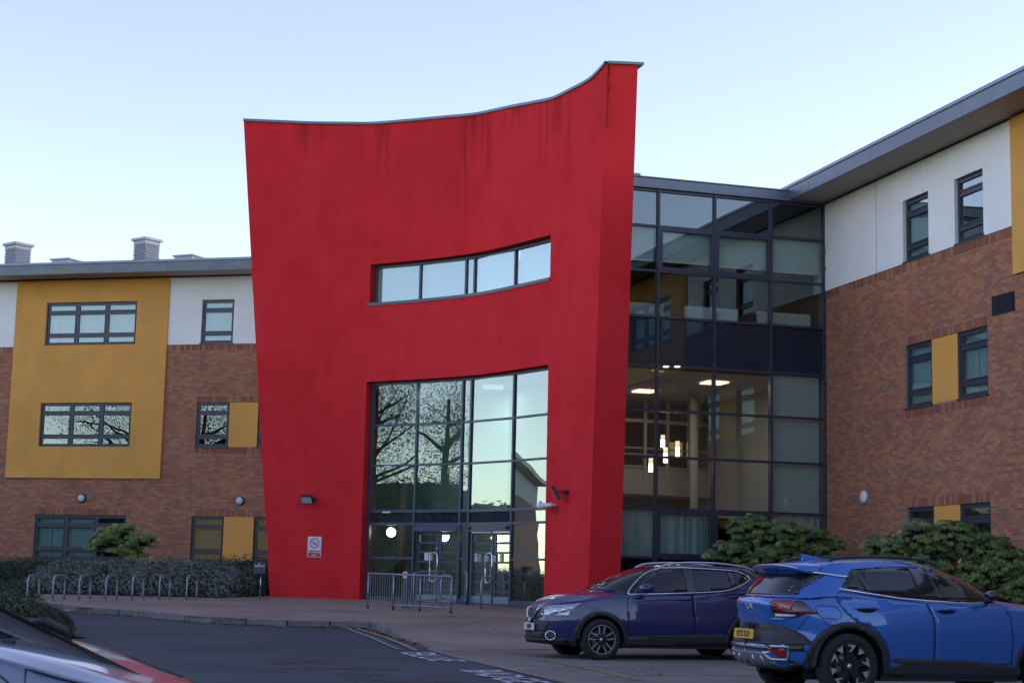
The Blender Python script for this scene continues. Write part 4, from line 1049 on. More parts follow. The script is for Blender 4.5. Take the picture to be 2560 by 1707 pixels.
# ---------------------------------------------------------------- roof cowls and hatches on the left wing
def cowl(px0, pxc, px1, py0, pyb, label):
    D = 62.5; r0, r1, rc = ray(px0, py0), ray(px1, py0), ray(pxc, py0); c = CAM + ray((px0 + px1) / 2, pyb) * D
    w = (px1 - px0) / FPX * D; a = math.asin(min(.99, 0)) ; zb = 12.0; ztop = (CAM + ray(pxc, py0) * D).z
    t = thing('roof_cowl', label, 'roof vent', (c.x, c.y, zb), LF.rz + radians(-24), 'louvred cowls on the left wing roof')
    s = w / (cos(radians(24 + 14)) + sin(radians(24 + 14))) / 2 * .92; H = ztop - zb
    MB().box(-s * .86, s * .86, -s * .86, s * .86, 0, H - .08).build('body', M['cowl'], t)
    MB().box(-s * 1.2, s * 1.2, -s * 1.2, s * 1.2, H - .10, H).build('cap', M['cowl'], t, bevel=.01)
    MB().box(-s, s, -s, s, H - .24, H - .102).build('collar', M['cowl'], t)
    n = int((H - .26) / .075)
    lm = MB(); A = s * .90; B = s * 1.02; h = .045
    vs = [(x * A, y * A, h) for x, y in ((-1, -1), (1, -1), (1, 1), (-1, 1))] + [(x * B, y * B, .0) for x, y in ((-1, -1), (1, -1), (1, 1), (-1, 1))] + [(x * B, y * B, -.012) for x, y in ((-1, -1), (1, -1), (1, 1), (-1, 1))] + [(x * A, y * A, -.012) for x, y in ((-1, -1), (1, -1), (1, 1), (-1, 1))]
    lm.add(vs, [(r * 4 + k, r * 4 + (k + 1) % 4, r * 4 + 4 + (k + 1) % 4, r * 4 + 4 + k) for r in range(3) for k in range(4)]); me = lm.mesh('louvre', M['cowl'])
    for k in range(n): link('louvre', me, t, (0, 0, H - .29 - k * .075))
cowl(7, 52, 79, 610.5, 659, 'louvred square roof cowl at the far left end of the flat roof')
cowl(329, 377, 401, 598.5, 651, 'louvred square roof cowl rising above the joint of yellow and white panels')
for px0, px1, py0, lab in ((137, 199, 650.5, 'low flat roof hatch between the two louvred cowls'), (443, 506, 641.5, 'low flat roof hatch between the right cowl and the red wall')):
    D = 60.5; c = CAM + ray((px0 + px1) / 2, py0) * D; w = (px1 - px0) / FPX * D
    t = thing('roof_hatch', lab, 'roof hatch', (c.x, c.y, 12.0), LF.rz - radians(10), 'low hatches on the left wing roof')
    MB().box(-w * .42, w * .42, -.4, .4, 0, c.z - 12.05).build('kerb_frame', M['cowl'], t); MB().box(-w * .5, w * .5, -.45, .45, c.z - 12.06, c.z - 12.0).build('lid', M['cowl'], t, bevel=.01)

# ---------------------------------------------------------------- wall lights
def dome(F, px, py, r, label, ring=True, squash=.5):
    u, z = F.hit(px, py, -.03); P = F.P(u, -.02, z); t = thing('bulkhead_light', label, 'wall light', P, F.rz, 'round bulkhead lights on the brick wings')
    if ring: MB().lathe([(r * 1.16, 0), (r * 1.16, -.05), (r * 1.02, -.075), (r * .9, -.07)], 28, axis='y').build('rim', M['black'], t, smooth=True)
    else: MB().lathe([(r * 1.05, 0), (r * 1.05, -.03)], 28, axis='y').build('rim', M['whitep'], t)
    MB().lathe([(r, -.05 if ring else -.02)] + [(r * cos(a), -(.05 if ring else .02) - r * squash * sin(a)) for a in [k * pi / 16 for k in range(1, 8)]] + [(.001, -(.05 if ring else .02) - r * squash)], 28, axis='y').build('diffuser', M['globe'] if ring else M['whitep'], t, smooth=True)
dome(LF, 204.9, 1244.8, .135, 'round pale wall light with black rim above the wide ground floor window')
dome(LF, 600, 1251, .135, 'round pale wall light with black rim beside the red wall')
dome(RF, 2160, 1242, .165, 'round white wall light without a rim on the right brick wing', False, .45)

def on_red(px, py, off=0):
    t, z = curve_hit(px, py, 0); p = CV(t, off); a = CV(t - .05); b = CV(t + .05); d = (b - a).normalized(); return Vector((p.x, p.y, z)), atan2(d.y, d.x), t, z
# floodlights
def flood(px, py, w, h, yaw, tilt, label, lx):
    P, rz, t, z = on_red(px, py); root = thing('floodlight', label, 'floodlight', P, rz, 'floodlights on the red wall')
    MB().tube([(lx, 0, .02), (lx, -.10, .02)], .05, 10).build('mount', M['black'], root, smooth=True)
    Rm = Matrix.Translation((0, -.30, -.02)) @ Matrix.Rotation(yaw, 4, 'Z') @ Matrix.Rotation(tilt, 4, 'X')
    c2 = Rm @ Vector((0, .05, 0)); MB().tube([(lx, -.08, .02), (lx * .5 + c2.x * .5, (-.08 + c2.y) / 2, .03), c2], .022, 8).build('bracket', M['black'], root, smooth=True)
    b = MB().box(-w / 2, w / 2, -.03, .07, -h / 2, h / 2).build('housing', M['black'], root, bevel=.01); b.matrix_local = Rm
    g = MB().box(-w / 2 + .025, w / 2 - .025, -.034, -.028, -h / 2 + .025, h / 2 - .025).build('lamp_glass', M['lampglass'], root); g.matrix_local = Rm
flood(775, 1248, .38, .26, radians(-8), radians(38), 'black floodlight with brown glass high left of the no smoking sign', .13)
flood(1412, 1232, .25, .38, radians(-30), radians(30), 'black floodlight tilted sideways on the right part of the red wall', .14)
# horn loudspeaker / white camera
P, rz, t, z = on_red(1392, 1262); t = thing('horn_speaker', 'white horn loudspeaker pointing left over the entrance from the red wall', 'loudspeaker', P, rz)
d = Vector((-.90, -.42, -.06)).normalized(); a0 = Vector((0, -.16, .0))
pr = [(-.02, .05), (.05, .055), (.18, .06), (.26, .075), (.32, .11), (.345, .13)]
MB().tube([a0 + d * q[0] for q in pr], [q[1] for q in pr], 18).build('horn', M['whitep'], t, smooth=True)
MB().tube([a0 + d * .346, a0 + d * .35], .115, 18).build('horn_mouth', M['globe'], t, smooth=True)
MB().tube([(0, 0, 0), a0], .03, 8).build('bracket', M['whitep'], t, smooth=True)
MB().tube([a0 + Vector((0, 0, -.04)), a0 + Vector((-.01, .03, -.15)), a0 + Vector((.04, .08, -.22)), (.05, 0, -.16), (.05, .0, -.06)], .010, 6).build('cable', M['black'], t, smooth=True)
# no smoking sign
P0, rz, tt, z1 = on_red(786.5, 1366); _, _, t0, zb = on_red(770, 1392); _, _, t1, zt_ = on_red(806, 1341)
sw = t1 - t0 - .0; shh = zt_ - zb; root = thing('no_smoking_sign', 'white and red no smoking sign fixed low on the red wall', 'sign', (P0.x, P0.y, (zt_ + zb) / 2), rz)
MB().box(-sw / 2, sw / 2, -.022, -.004, -shh / 2, shh / 2).build('plate', M['signwhite'], root, bevel=.003)
MB().box(-sw * .45, sw * .45, -.026, -.0225, -shh * .47, -shh * .17).build('red_field', M['signred'], root)
R_ = sw * .35; rg = MB(); n = 36; cy = shh * .18
vs = []
for k in range(n):
    a = 2 * pi * k / n; vs += [(R_ * cos(a), -.0255, cy + R_ * sin(a)), (R_ * .82 * cos(a), -.0255, cy + R_ * .82 * sin(a))]
rg.add(vs, [(2 * k, 2 * k + 1, (2 * k + 3) % (2 * n), (2 * k + 2) % (2 * n)) for k in range(n)])
rg.obox((0, -.0262, cy), (.75, 0, -.66), (0, 1, 0), (.66, 0, .75), R_ * .86, .0006, R_ * .09); rg.build('prohibition_ring', M['signred'], root)
ck = MB(); ck.obox((R_ * .05, -.0248, cy - R_ * .12), (.88, 0, .48), (0, 1, 0), (-.48, 0, .88), R_ * .5, .0005, R_ * .07); ck.build('cigarette', M['ink'], root)
smk = MB(); smk.tube([(-R_ * .1, -.025, cy), (-R_ * .2, -.025, cy + R_ * .2), (0, -.025, cy + R_ * .35), (-R_ * .1, -.025, cy + R_ * .55)], .006, 5); smk.build('smoke_mark', M['ink'], root)
for s, zz in (('No smoking', -.245), ('zone', -.385)):
    o = text_mesh('lettering', s, sw * .185, M['signwhite'], root, Matrix.Translation((0, -.0275, shh * zz)) @ Matrix.Rotation(pi / 2, 4, 'X'), ext=.0008, bold=.002)
# post box on a thin post
pb = gp(646, 1496, fz); t = thing('post_box', 'dark grey wall style post box on a thin pale post beside the red wall', 'post box', pb, radians(6))
k = pb.y / FPX; zc = (CAM + ray(643, 1416) * pb.y).z - pb.z; zt_ = (CAM + ray(643, 1396.5) * pb.y).z - pb.z; zb = (CAM + ray(643, 1434) * pb.y).z - pb.z; w = 30 * k
MB().tube([(.04, .05, 0), (.04, .05, zb + .1)], .016, 8).build('post', M['silver'], t, smooth=True)
MB().box(-w / 2, w / 2, -.09, .10, zb, zt_ - .05).build('box', mat('post_box_paint', (.045, .055, .08), .35), t, bevel=.012)
MB().prism([(-w / 2 - .01, zt_ - .06), (w / 2 + .01, zt_ - .06), (w / 2 + .005, zt_), (-w / 2 - .005, zt_)], -.12, .11).build('lid', M['black'], t, bevel=.008)
text_mesh('lettering', 'POST BOX', w * .17, M['whitep'], t, Matrix.Translation((-.0, -.093, zc + .02)) @ Matrix.Rotation(pi / 2, 4, 'X'), ext=.001, bold=.003)
MB().add([(-.05, -.0925, zc + .055), (-.01, -.0925, zc + .06), (.02, -.0925, zc + .105), (-.02, -.0925, zc + .10)], [(0, 1, 2, 3)]).build('bird_mark', M['whitep'], t)

# ---------------------------------------------------------------- cycle stands
def hoop(px0, px1, pyb, pyt, i):
    A = gp(px0, pyb, fz); w = (px1 - px0) / FPX * A.y; h = (CAM + ray(px0, pyt) * A.y).z - A.z; dy = .62; dx = w + dy * A.x / A.y
    t = thing('cycle_stand', ['leftmost steel cycle hoop, partly hidden by the near shrub', 'second steel cycle hoop from the left', 'third steel cycle hoop from the left', 'middle one of the seven steel cycle hoops', 'third steel cycle hoop from the right', 'second steel cycle hoop from the right', 'rightmost steel cycle hoop, nearest the red wall'][i], 'cycle stand', (A.x, A.y, A.z), 0, 'steel cycle hoops in front of the grey green shrubs')
    e = Vector((dx, dy, 0)); L = e.length; e.normalize(); r = .16; z2 = fz(A.x + dx, A.y + dy) - A.z; pts = [(0, 0, -.02), (0, 0, .2)]
    for k in range(7): a = pi - k * pi / 12; pts.append(tuple(e * (r + r * cos(a)) + Vector((0, 0, h - r + r * sin(a)))))
    for k in range(7): a = pi / 2 - k * pi / 12; pts.append(tuple(e * (L - r + r * cos(a)) + Vector((0, 0, h - r + r * sin(a)))))
    pts += [tuple(e * L + Vector((0, 0, .2))), tuple(e * L + Vector((0, 0, z2 - .02)))]
    MB().tube(pts, .026, 10).build('hoop', M['steel'], t, smooth=True)
    for q in (Vector((0, 0, 0)), e * L + Vector((0, 0, z2))): MB().tube([q, q + Vector((0, 0, .012))], .07, 12).build('foot_flange', M['steel'], t, smooth=False)
for i, (a, b) in enumerate(((67, 96), (131, 160), (197, 224.5), (263.5, 291), (330, 357), (397.5, 423), (465.5, 491))): hoop(a, b, 1500.5, 1437.5, i)

# ---------------------------------------------------------------- railings by the entrance
def rail_panel(p0, p1, h, label, n, mids, posts_rad=.024):
    """galvanised railing panel between two ground points"""
    A = Vector(p0); B = Vector(p1); L = (B - A).xy.length; rz = atan2(B.y - A.y, B.x - A.x)
    t = thing('railing', label, 'railing', (A.x, A.y, A.z), rz, 'galvanised railings by the doors'); sl_ = (B.z - A.z) / L
    Zf = lambda x: sl_ * x
    m = MB().tube([(0, 0, h), (L, 0, Zf(L) + h)], .022, 8).build('top_rail', M['steel'], t, smooth=True)
    MB().tube([(0, 0, .13), (L, 0, Zf(L) + .13)], .020, 8).build('bottom_rail', M['steel'], t, smooth=True)
    for x in [0] + mids + [L]:
        MB().tube([(x, 0, Zf(x)), (x, 0, Zf(x) + h)], posts_rad, 8).build('post', M['steel'], t, smooth=True); MB().tube([(x, 0, Zf(x)), (x, 0, Zf(x) + .07)], posts_rad + .008, 8).build('post_foot', M['black'], t)
    bm = MB().tube([(0, 0, .13), (0, 0, h)], .0075, 5, cap=False).mesh('bar', M['steel'])
    for k in range(1, n):
        x = L * k / n
        if min(abs(x - q) for q in mids + [-9]) > .05: link('bar', bm, t, (x, 0, Zf(x)))
    return t
ra0 = gp(919, 1520, fz); ra1 = gp(1127, 1532.5, fz); hh = (CAM + ray(921.5, 1432) * ra0.y).z - ra0.z
print('rail', ra0, ra1, hh)
L_ = (ra1 - ra0).xy.length
rail_panel(ra0, ra1, hh, 'front railing with close upright bars nearest the kerb, left of the doors', 34, [L_ * .315, L_ * .635])
def rail_on(px0, py0, px1, py1, lab, n):
    A = gp(px0, py0, fz); B = gp(px1, py1, fz); return rail_panel(A, B, hh, lab, n, [], .022)
rail_on(1033, 1516, 1147, 1502, 'second railing behind the front one, at the foot of the left doors', 14)
rail_on(1147, 1502, 1166, 1512, 'short return railing beside the dark panel between the two doors', 4)
hr = gp(1202, 1524, fz); ht = (CAM + ray(1205, 1442) * hr.y).z - hr.z; t = thing('handrail', 'pale bent handrail post in front of the right hand doors', 'handrail', hr, 0, None)
dr = Vector((.30, 1.0, 0)).normalized()
MB().tube([(0, 0, 0), (0, 0, ht - .18), tuple(dr * .05 + Vector((0, 0, ht - .07))), tuple(dr * .16 + Vector((0, 0, ht))), tuple(dr * 1.0 + Vector((0, 0, ht)))], .027, 10).build('rail', M['steel'], t, smooth=True)
MB().tube([(0, 0, 0), (0, 0, .02)], .06, 12).build('foot_flange', M['steel'], t)
hr2 = gp(1101, 1515, fz); t = thing('handrail', 'bent handrail post behind the front railing at the left doors', 'handrail', hr2, 0, None)
MB().tube([(0, 0, 0), (0, 0, ht - .18), tuple(dr * .05 + Vector((0, 0, ht - .07))), tuple(dr * .16 + Vector((0, 0, ht))), tuple(dr * .8 + Vector((0, 0, ht)))], .024, 10).build('rail', M['steel'], t, smooth=True)
MB().tube([(0, 0, 0), (0, 0, .02)], .06, 12).build('foot_flange', M['steel'], t)
# access control post
ap = gp(1013, 1517, fz); t = thing('access_post', 'dark square access post with pale reader box behind the front railing', 'post', ap, radians(-20)); h2 = (CAM + ray(1011, 1428) * ap.y).z - ap.z
MB().box(-.07, .07, -.05, .05, 0, h2).build('post', M['frame2'], t, bevel=.006)
MB().box(-.055, .055, -.085, -.052, h2 - .17, h2 + .0).build('reader', M['whitep'], t, bevel=.006); MB().box(-.03, .03, -.09, -.086, h2 - .07, h2 - .03).build('keypad', M['black'], t)

# ---------------------------------------------------------------- planting
def leaf_cloud(name, label, cat, blobs, n, size, lm, core=True, stuff=True, group=None, seed=1, aspect=.45, kind=None, stems=None):
    """shrub made of many small leaves spread through and over uneven lobes"""
    rnd = random.Random(seed); root = thing(name, label, cat, (blobs[0][0], blobs[0][1], base_z(blobs[0][0], blobs[0][1])), 0, group); O = root.location
    m = MB(); tot = sum(b[3] * b[4] + b[3] * b[5] for b in blobs)
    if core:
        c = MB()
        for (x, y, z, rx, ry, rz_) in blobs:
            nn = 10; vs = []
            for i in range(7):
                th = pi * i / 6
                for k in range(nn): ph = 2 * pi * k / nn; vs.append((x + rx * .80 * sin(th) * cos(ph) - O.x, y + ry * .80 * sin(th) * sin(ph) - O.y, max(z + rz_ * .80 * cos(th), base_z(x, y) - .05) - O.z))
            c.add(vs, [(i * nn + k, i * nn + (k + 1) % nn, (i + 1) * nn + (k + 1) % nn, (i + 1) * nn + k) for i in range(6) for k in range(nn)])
        c.build('shade_core', M['core'], root, raw=True)  # solid near-black lobes: shade inside the shrub put into the colour
    for (x, y, z, rx, ry, rz_) in blobs:
        k = int(n * (rx * ry + rx * rz_) / tot)
        for _ in range(k):
            v = Vector((rnd.gauss(0, 1), rnd.gauss(0, 1), rnd.gauss(0, 1))).normalized()
            if v.z < -.75: continue
            lump = 1 + .16 * sin(v.x * 7 + x * 3) * sin(v.y * 6 + z) + .11 * sin(v.z * 13 + x * 5 + v.x * 9)
            rr = lump * (1 - abs(rnd.gauss(0, .09))) + (rnd.uniform(.03, .16) if rnd.random() < .07 else 0)
            p = Vector((x + rx * v.x * rr, y + ry * v.y * rr, z + rz_ * v.z * rr))
            if p.z < base_z(p.x, p.y) + .01: continue
            nrm = (v + Vector((rnd.uniform(-.7, .7), rnd.uniform(-.7, .7), rnd.uniform(-.3, .9)))).normalized(); a = nrm.cross(Vector((rnd.gauss(0, 1), rnd.gauss(0, 1), rnd.gauss(0, 1)))).normalized(); b = nrm.cross(a)
            s = size * rnd.uniform(.6, 1.25); p = p - O
            m.add([p - a * s, p - b * s * aspect + nrm * s * .12, p + a * s, p + b * s * aspect + nrm * s * .12], [(0, 1, 2, 3)])
    o = m.build('foliage', lm, root, raw=True, kind='stuff'); return root
def at(px, py, D): return CAM + ray(px, py) * D
# grey green mass behind the cycle stands
bl = []
rnd = random.Random(12)
for i, px in enumerate(range(95, 575, 34)):
    D = 48.6 + rnd.uniform(-.25, .25); c = at(px, 1430, D); top = at(px, [1412, 1402, 1397, 1398, 1396, 1401, 1398, 1400, 1397, 1396, 1399, 1398, 1403, 1410, 1420][min(14, i)], D).z
    bl.append((c.x, c.y, (base_z(c.x, c.y) + top) / 2 - .30 + rnd.uniform(-.05, .05), .55, .75, (top - base_z(c.x, c.y)) / 2 - .0))
    bl.append((c.x + .2, c.y + .95 + rnd.uniform(-.2, .3), (base_z(c.x, c.y) + top) / 2 - .05, .7, 1.0, (top - base_z(c.x, c.y)) / 2 + .10))
leaf_cloud('grey_shrub', 'long low bank of grey green shrubs behind the steel cycle hoops', 'shrub', bl, 85000, .029, M['greyleaf'], seed=3)
def dblob(px, pt, D, rx, ry, pb=None):
    c = at(px, pt, D); zb = base_z(c.x, c.y) if pb is None else at(px, pb, D).z; return (c.x, c.y, (zb + c.z) / 2 - .1, rx, ry, (c.z - zb) / 2 + .1)
leaf_cloud('hedge', 'dark green clipped hedge at the far left below the wide window', 'hedge', [dblob(px, 1389, 52.5, .9, .8) for px in range(-60, 190, 45)], 15000, .035, M['darkleaf'], seed=4)
leaf_cloud('hedge', 'dark green hedge in the corner between grey shrubs and red wall', 'hedge', [dblob(px, pt, 50.6, .5, .6) for px, pt in ((560, 1392), (590, 1388), (620, 1384), (650, 1388), (668, 1395), (585, 1395), (655, 1400))], 9000, .035, M['darkleaf'], seed=5)
leaf_cloud('hedge', 'strip of mid green shrubs under the windows left of the red wall', 'hedge', [dblob(px, 1391, 54.5, .8, .5) for px in range(200, 560, 50)], 8000, .035, M['midleaf'], seed=6)
leaf_cloud('dark_shrub', 'low dark shrub at the left edge beside the first cycle hoop', 'shrub', [dblob(px, 1450, 44.5, .6, .5) for px in (-30, 10, 45)], 5000, .035, M['darkleaf'], seed=7)
leaf_cloud('green_shrub', 'yellow green rounded shrub behind the near silver car', 'shrub', [dblob(px, pt, 30.5, .33, .4) for px, pt in ((-30, 1472), (10, 1477), (45, 1481), (80, 1486), (98, 1500))], 12000, .026, M['midleaf'], seed=8)
_bp = [(at(60, 1560, 30).x + 1.5 * cos(a) - .5, 30.5 + .6 * sin(a)) for a in [k * pi / 10 for k in range(20)]]
area(_bp, 1.0, lambda x, y: base_z(x, y) + .05).build('planting_bed', M['soil'], kind='structure')
leaf_cloud('brown_shrub', 'clipped brownish rounded shrub at the kerb end', 'shrub', [dblob(px, pt, 30.2, .25, .32) for px, pt in ((118, 1517), (140, 1519), (152, 1530))], 8000, .022, M['brownleaf'], seed=9)
# broad leaved evergreen shrubs with hand shaped leaves
def palm_leaf(r, lobes=7):
    m = MB(); vs = [(0, 0, 0)]; A = []
    for k in range(lobes):
        a = radians(-118 + 236 * k / (lobes - 1)); L = r * (1 - .28 * abs(k - (lobes - 1) / 2) / ((lobes - 1) / 2)); A.append((a, L))
    fs = []
    for a, L in A:
        d = Vector((sin(a), cos(a), 0)); n = Vector((cos(a), -sin(a), 0)); i = len(vs); w = r * .135
        vs += [tuple(d * L * .32 - n * w * .55), tuple(d * L * .66 - n * w + Vector((0, 0, -.05 * r))), tuple(d * L + Vector((0, 0, -.22 * r))), tuple(d * L * .66 + n * w + Vector((0, 0, -.05 * r))), tuple(d * L * .32 + n * w * .55), tuple(d * L * .6 + Vector((0, 0, .05 * r)))]
        fs += [(0, i, i + 5, i + 4), (i, i + 1, i + 5), (i + 1, i + 2, i + 5), (i + 2, i + 3, i + 5), (i + 3, i + 4, i + 5)]
    return m.add(vs, fs)
def fatsia(label, blobs, n, r, lm, seed, base, nobj=300, droop=.55):
    rnd = random.Random(seed); root = thing('broadleaf_shrub', label, 'shrub', base, 0, None); O = Vector(base)
    protos = [palm_leaf(r * k).mesh('leaf', lm, False) for k in (.8, 1.0, 1.2)]; inst = []
    tot = sum(b[3] * b[5] for b in blobs)
    for (x, y, z, rx, ry, rz_) in blobs:
        nr = max(3, int(n * rx * rz_ / tot / 6))
        for _ in range(nr):          # rosettes at shoot tips
            v = Vector((rnd.gauss(0, 1), rnd.gauss(0, 1) - .5, rnd.gauss(0, 1) + .35)).normalized(); rr = rnd.uniform(.72, 1.0)
            tip = Vector((x + rx * v.x * rr, y + ry * v.y * rr, z + rz_ * v.z * rr)); nl = rnd.randint(5, 8); a0 = rnd.uniform(0, 6.28)
            for k in range(nl):
                a = a0 + 2 * pi * k / nl + rnd.uniform(-.3, .3); out = Vector((cos(a), sin(a), rnd.uniform(-.1, .55))).normalized(); p = tip + out * r * rnd.uniform(.5, 1.1)
                nz = (Vector((rnd.uniform(-.5, .5), rnd.uniform(-.7, .2), 1)) * rnd.uniform(.3, 1) + out * droop + v * .4).normalized(); yy = (out - nz * out.dot(nz)).normalized(); xx = yy.cross(nz)
                inst.append((Matrix(((xx.x, yy.x, nz.x, p.x - O.x), (xx.y, yy.y, nz.y, p.y - O.y), (xx.z, yy.z, nz.z, p.z - O.z), (0, 0, 0, 1))), rnd.randint(0, 2)))
    inst.sort(key=lambda q: q[0][1][3]); tips = inst[:nobj]
    for mw, k in tips: o = link('leaf', protos[k], root); o.matrix_local = mw
    m = MB()
    for mw, k in inst[nobj:]:
        me = protos[k]; m.add([mw @ v.co for v in me.vertices], [tuple(p.vertices) for p in me.polygons])
    if m.v: m.build('foliage', lm, root, raw=True, kind='stuff')
    st = MB(); br = MB()
    for (x, y, z, rx, ry, rz_) in blobs:
        q = Vector((x, y, z)) - O; st.tube([(rnd.uniform(-.15, .15), rnd.uniform(-.1, .1), -.05), (q.x * .4, q.y * .4, q.z * .5), tuple(q)], [.03, .022, .012], 6)
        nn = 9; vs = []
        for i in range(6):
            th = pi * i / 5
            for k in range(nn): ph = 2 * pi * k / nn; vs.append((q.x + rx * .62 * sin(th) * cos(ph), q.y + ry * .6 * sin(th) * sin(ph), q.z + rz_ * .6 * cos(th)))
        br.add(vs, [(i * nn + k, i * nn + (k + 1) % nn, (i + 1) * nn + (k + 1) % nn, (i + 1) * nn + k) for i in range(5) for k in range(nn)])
    st.build('stem', M['bark'], root, raw=True, smooth=True); br.build('inner_shade_core', M['core'], root, raw=True)  # second mesh is a solid dark core, inner shade put into its colour
    return root
def fb(px, py, D, rx, ry, rz_): c = at(px, py, D); return (c.x, c.y, c.z, rx, ry, rz_)
D1 = 53.3; c = at(300, 1392, D1)
fatsia('bright yellow green broadleaf shrub standing in front of the wide ground floor window', [fb(275, 1345, D1, .55, .5, .36), (fb(315, 1335, D1, .55, .5, .38)), fb(350, 1352, D1, .5, .5, .32), fb(245, 1368, D1, .4, .4, .2), fb(300, 1368, D1, .6, .45, .3), fb(372, 1350, D1, .25, .3, .18), fb(340, 1382, D1, .35, .3, .22)], 640, .14, M['fatsia'], 21, (c.x, c.y, base_z(c.x, c.y)), 300)
D2 = 41.6; c = at(1930, 1460, D2)
fatsia('dark green broadleaf shrub in front of the glass link, between the two blue cars', [fb(1870, 1325, D2, .55, .5, .40), fb(1950, 1340, D2, .75, .6, .42), fb(2020, 1350, D2, .55, .5, .42), fb(1830, 1375, D2, .6, .5, .28), fb(1930, 1395, D2, 1.0, .6, .42), fb(2055, 1380, D2, .45, .5, .30), fb(1780, 1392, D2, .28, .3, .16), fb(2085, 1362, D2 + .3, .25, .3, .25), fb(1900, 1440, D2, .8, .5, .4), fb(2010, 1440, D2, .8, .5, .4)], 2300, .115, M['fatsiad'], 22, (c.x, c.y, base_z(c.x, c.y)), 300)
D3 = 34.8; c = at(2360, 1460, D3)
fatsia('wide green and yellow broadleaf shrub against the right brick wing', [fb(2290, 1345, D3, .5, .5, .40), fb(2380, 1350, D3, .65, .6, .45), fb(2210, 1370, D3, .5, .45, .26), fb(2460, 1375, D3, .55, .5, .38), fb(2520, 1420, D3 - .4, .5, .45, .42), fb(2330, 1410, D3, .9, .6, .5), fb(2470, 1440, D3 - .3, .8, .5, .5), fb(2230, 1425, D3, .6, .5, .4), fb(2550, 1470, D3 - .5, .4, .4, .35)], 2600, .110, M['fatsiad'], 23, (c.x, c.y, base_z(c.x, c.y)), 300)
# planting bed under them
bedp = [(GF.P(-4.6, -2.6).x, GF.P(-4.6, -2.6).y), (GF.P(-4.6, -.1).x, GF.P(-4.6, -.1).y), (GF.P(-.05, -.05).x, GF.P(-.05, -.05).y), (RF.P(12, -.05).x, RF.P(12, -.05).y), (RF.P(12, -3.0).x, RF.P(12, -3).y), (RF.P(2.6, -2.8).x, RF.P(2.6, -2.8).y)]
area(bedp, 1.5, lambda x, y: fz(x, y) + .03).build('planting_bed', M['soil'], kind='structure')
bed2 = [(-30, 52), (-30, LF.P(-19).y - .0), (LF.P(3.2, -.05).x, LF.P(3.2, -.05).y), (-7.0, 49.6), (-12, 47.7), (-30, 49.2)]
bed2 = [(-30, 49.6), (-16, 47.6), (-8.0, 47.6), (-7.6, 50), (LF.P(3.0, -.05).x, LF.P(3.0, -.05).y), (LF.P(-19, -.05).x, LF.P(-19, -.05).y)]
area(bed2, 2, lambda x, y: fz(x, y) + .03).build('planting_bed', M['soil'], kind='structure')

# ---------------------------------------------------------------- trees outside the frame: they show in the glass and keep the low sun off the court
def tree(x, y, h, cr, seed, label, n=15000):
    rnd = random.Random(seed); zb = base_z(x, y); t = thing('tree', label, 'tree', (x, y, zb), 0, None); tr = MB()
    trunk = [(0, 0, -.1), (.1, .05, h * .25), (-.05, .1, h * .5), (.1, 0, h * .8)]; tr.tube(trunk, [.28, .22, .15, .06], 9); tips = []
    for k in range(14):
        a = rnd.uniform(0, 6.28); z0 = h * rnd.uniform(.25, .7); L = cr * rnd.uniform(.6, 1.0); e = Vector((cos(a) * L, sin(a) * L, z0 + L * rnd.uniform(.2, .7))); mid = Vector((cos(a) * L * .45, sin(a) * L * .45, z0 + L * .2)); tr.tube([(0, 0, z0), mid, e], [.09, .06, .02], 6); tips += [mid, e, (mid + e) / 2]
    for k in range(8): tips.append(Vector((rnd.uniform(-.4, .4) * cr, rnd.uniform(-.4, .4) * cr, h * rnd.uniform(.75, .98))))
    tr.build('trunk', M['bark'], t, raw=True, smooth=True); m = MB()
    for _ in range(n):
        c = rnd.choice(tips); v = Vector((rnd.gauss(0, 1), rnd.gauss(0, 1), rnd.gauss(0, .8))) * cr * .20; p = c + v; s = rnd.uniform(.03, .065); a = Vector((rnd.gauss(0, 1), rnd.gauss(0, 1), rnd.gauss(0, 1))).normalized(); b = a.cross(Vector((rnd.gauss(0, 1), rnd.gauss(0, 1), 1))).normalized()
        m.add([p - a * s, p - b * s * .5, p + a * s, p + b * s * .5], [(0, 1, 2, 3)])
    m.build('crown', M['treeleaf'], t, raw=True, kind='stuff')
tree(-25, 40.5, 10.8, 4.2, 31, 'loose leafy tree standing left of the court, reflected in the entrance glazing')
tree(-33, 36, 11.5, 4.6, 32, 'second leafy tree behind the first, reflected in the entrance glazing')
tree(-27, 20, 9, 4, 33, 'leafy tree beside the car park left of the viewer')
tree(-34, 8, 10, 4.5, 34, 'taller leafy tree farther back beside the car park')
tree(14, -14, 9, 4, 35, 'leafy tree behind the viewer to the right')
rnd = random.Random(40); m = MB(); core = MB()
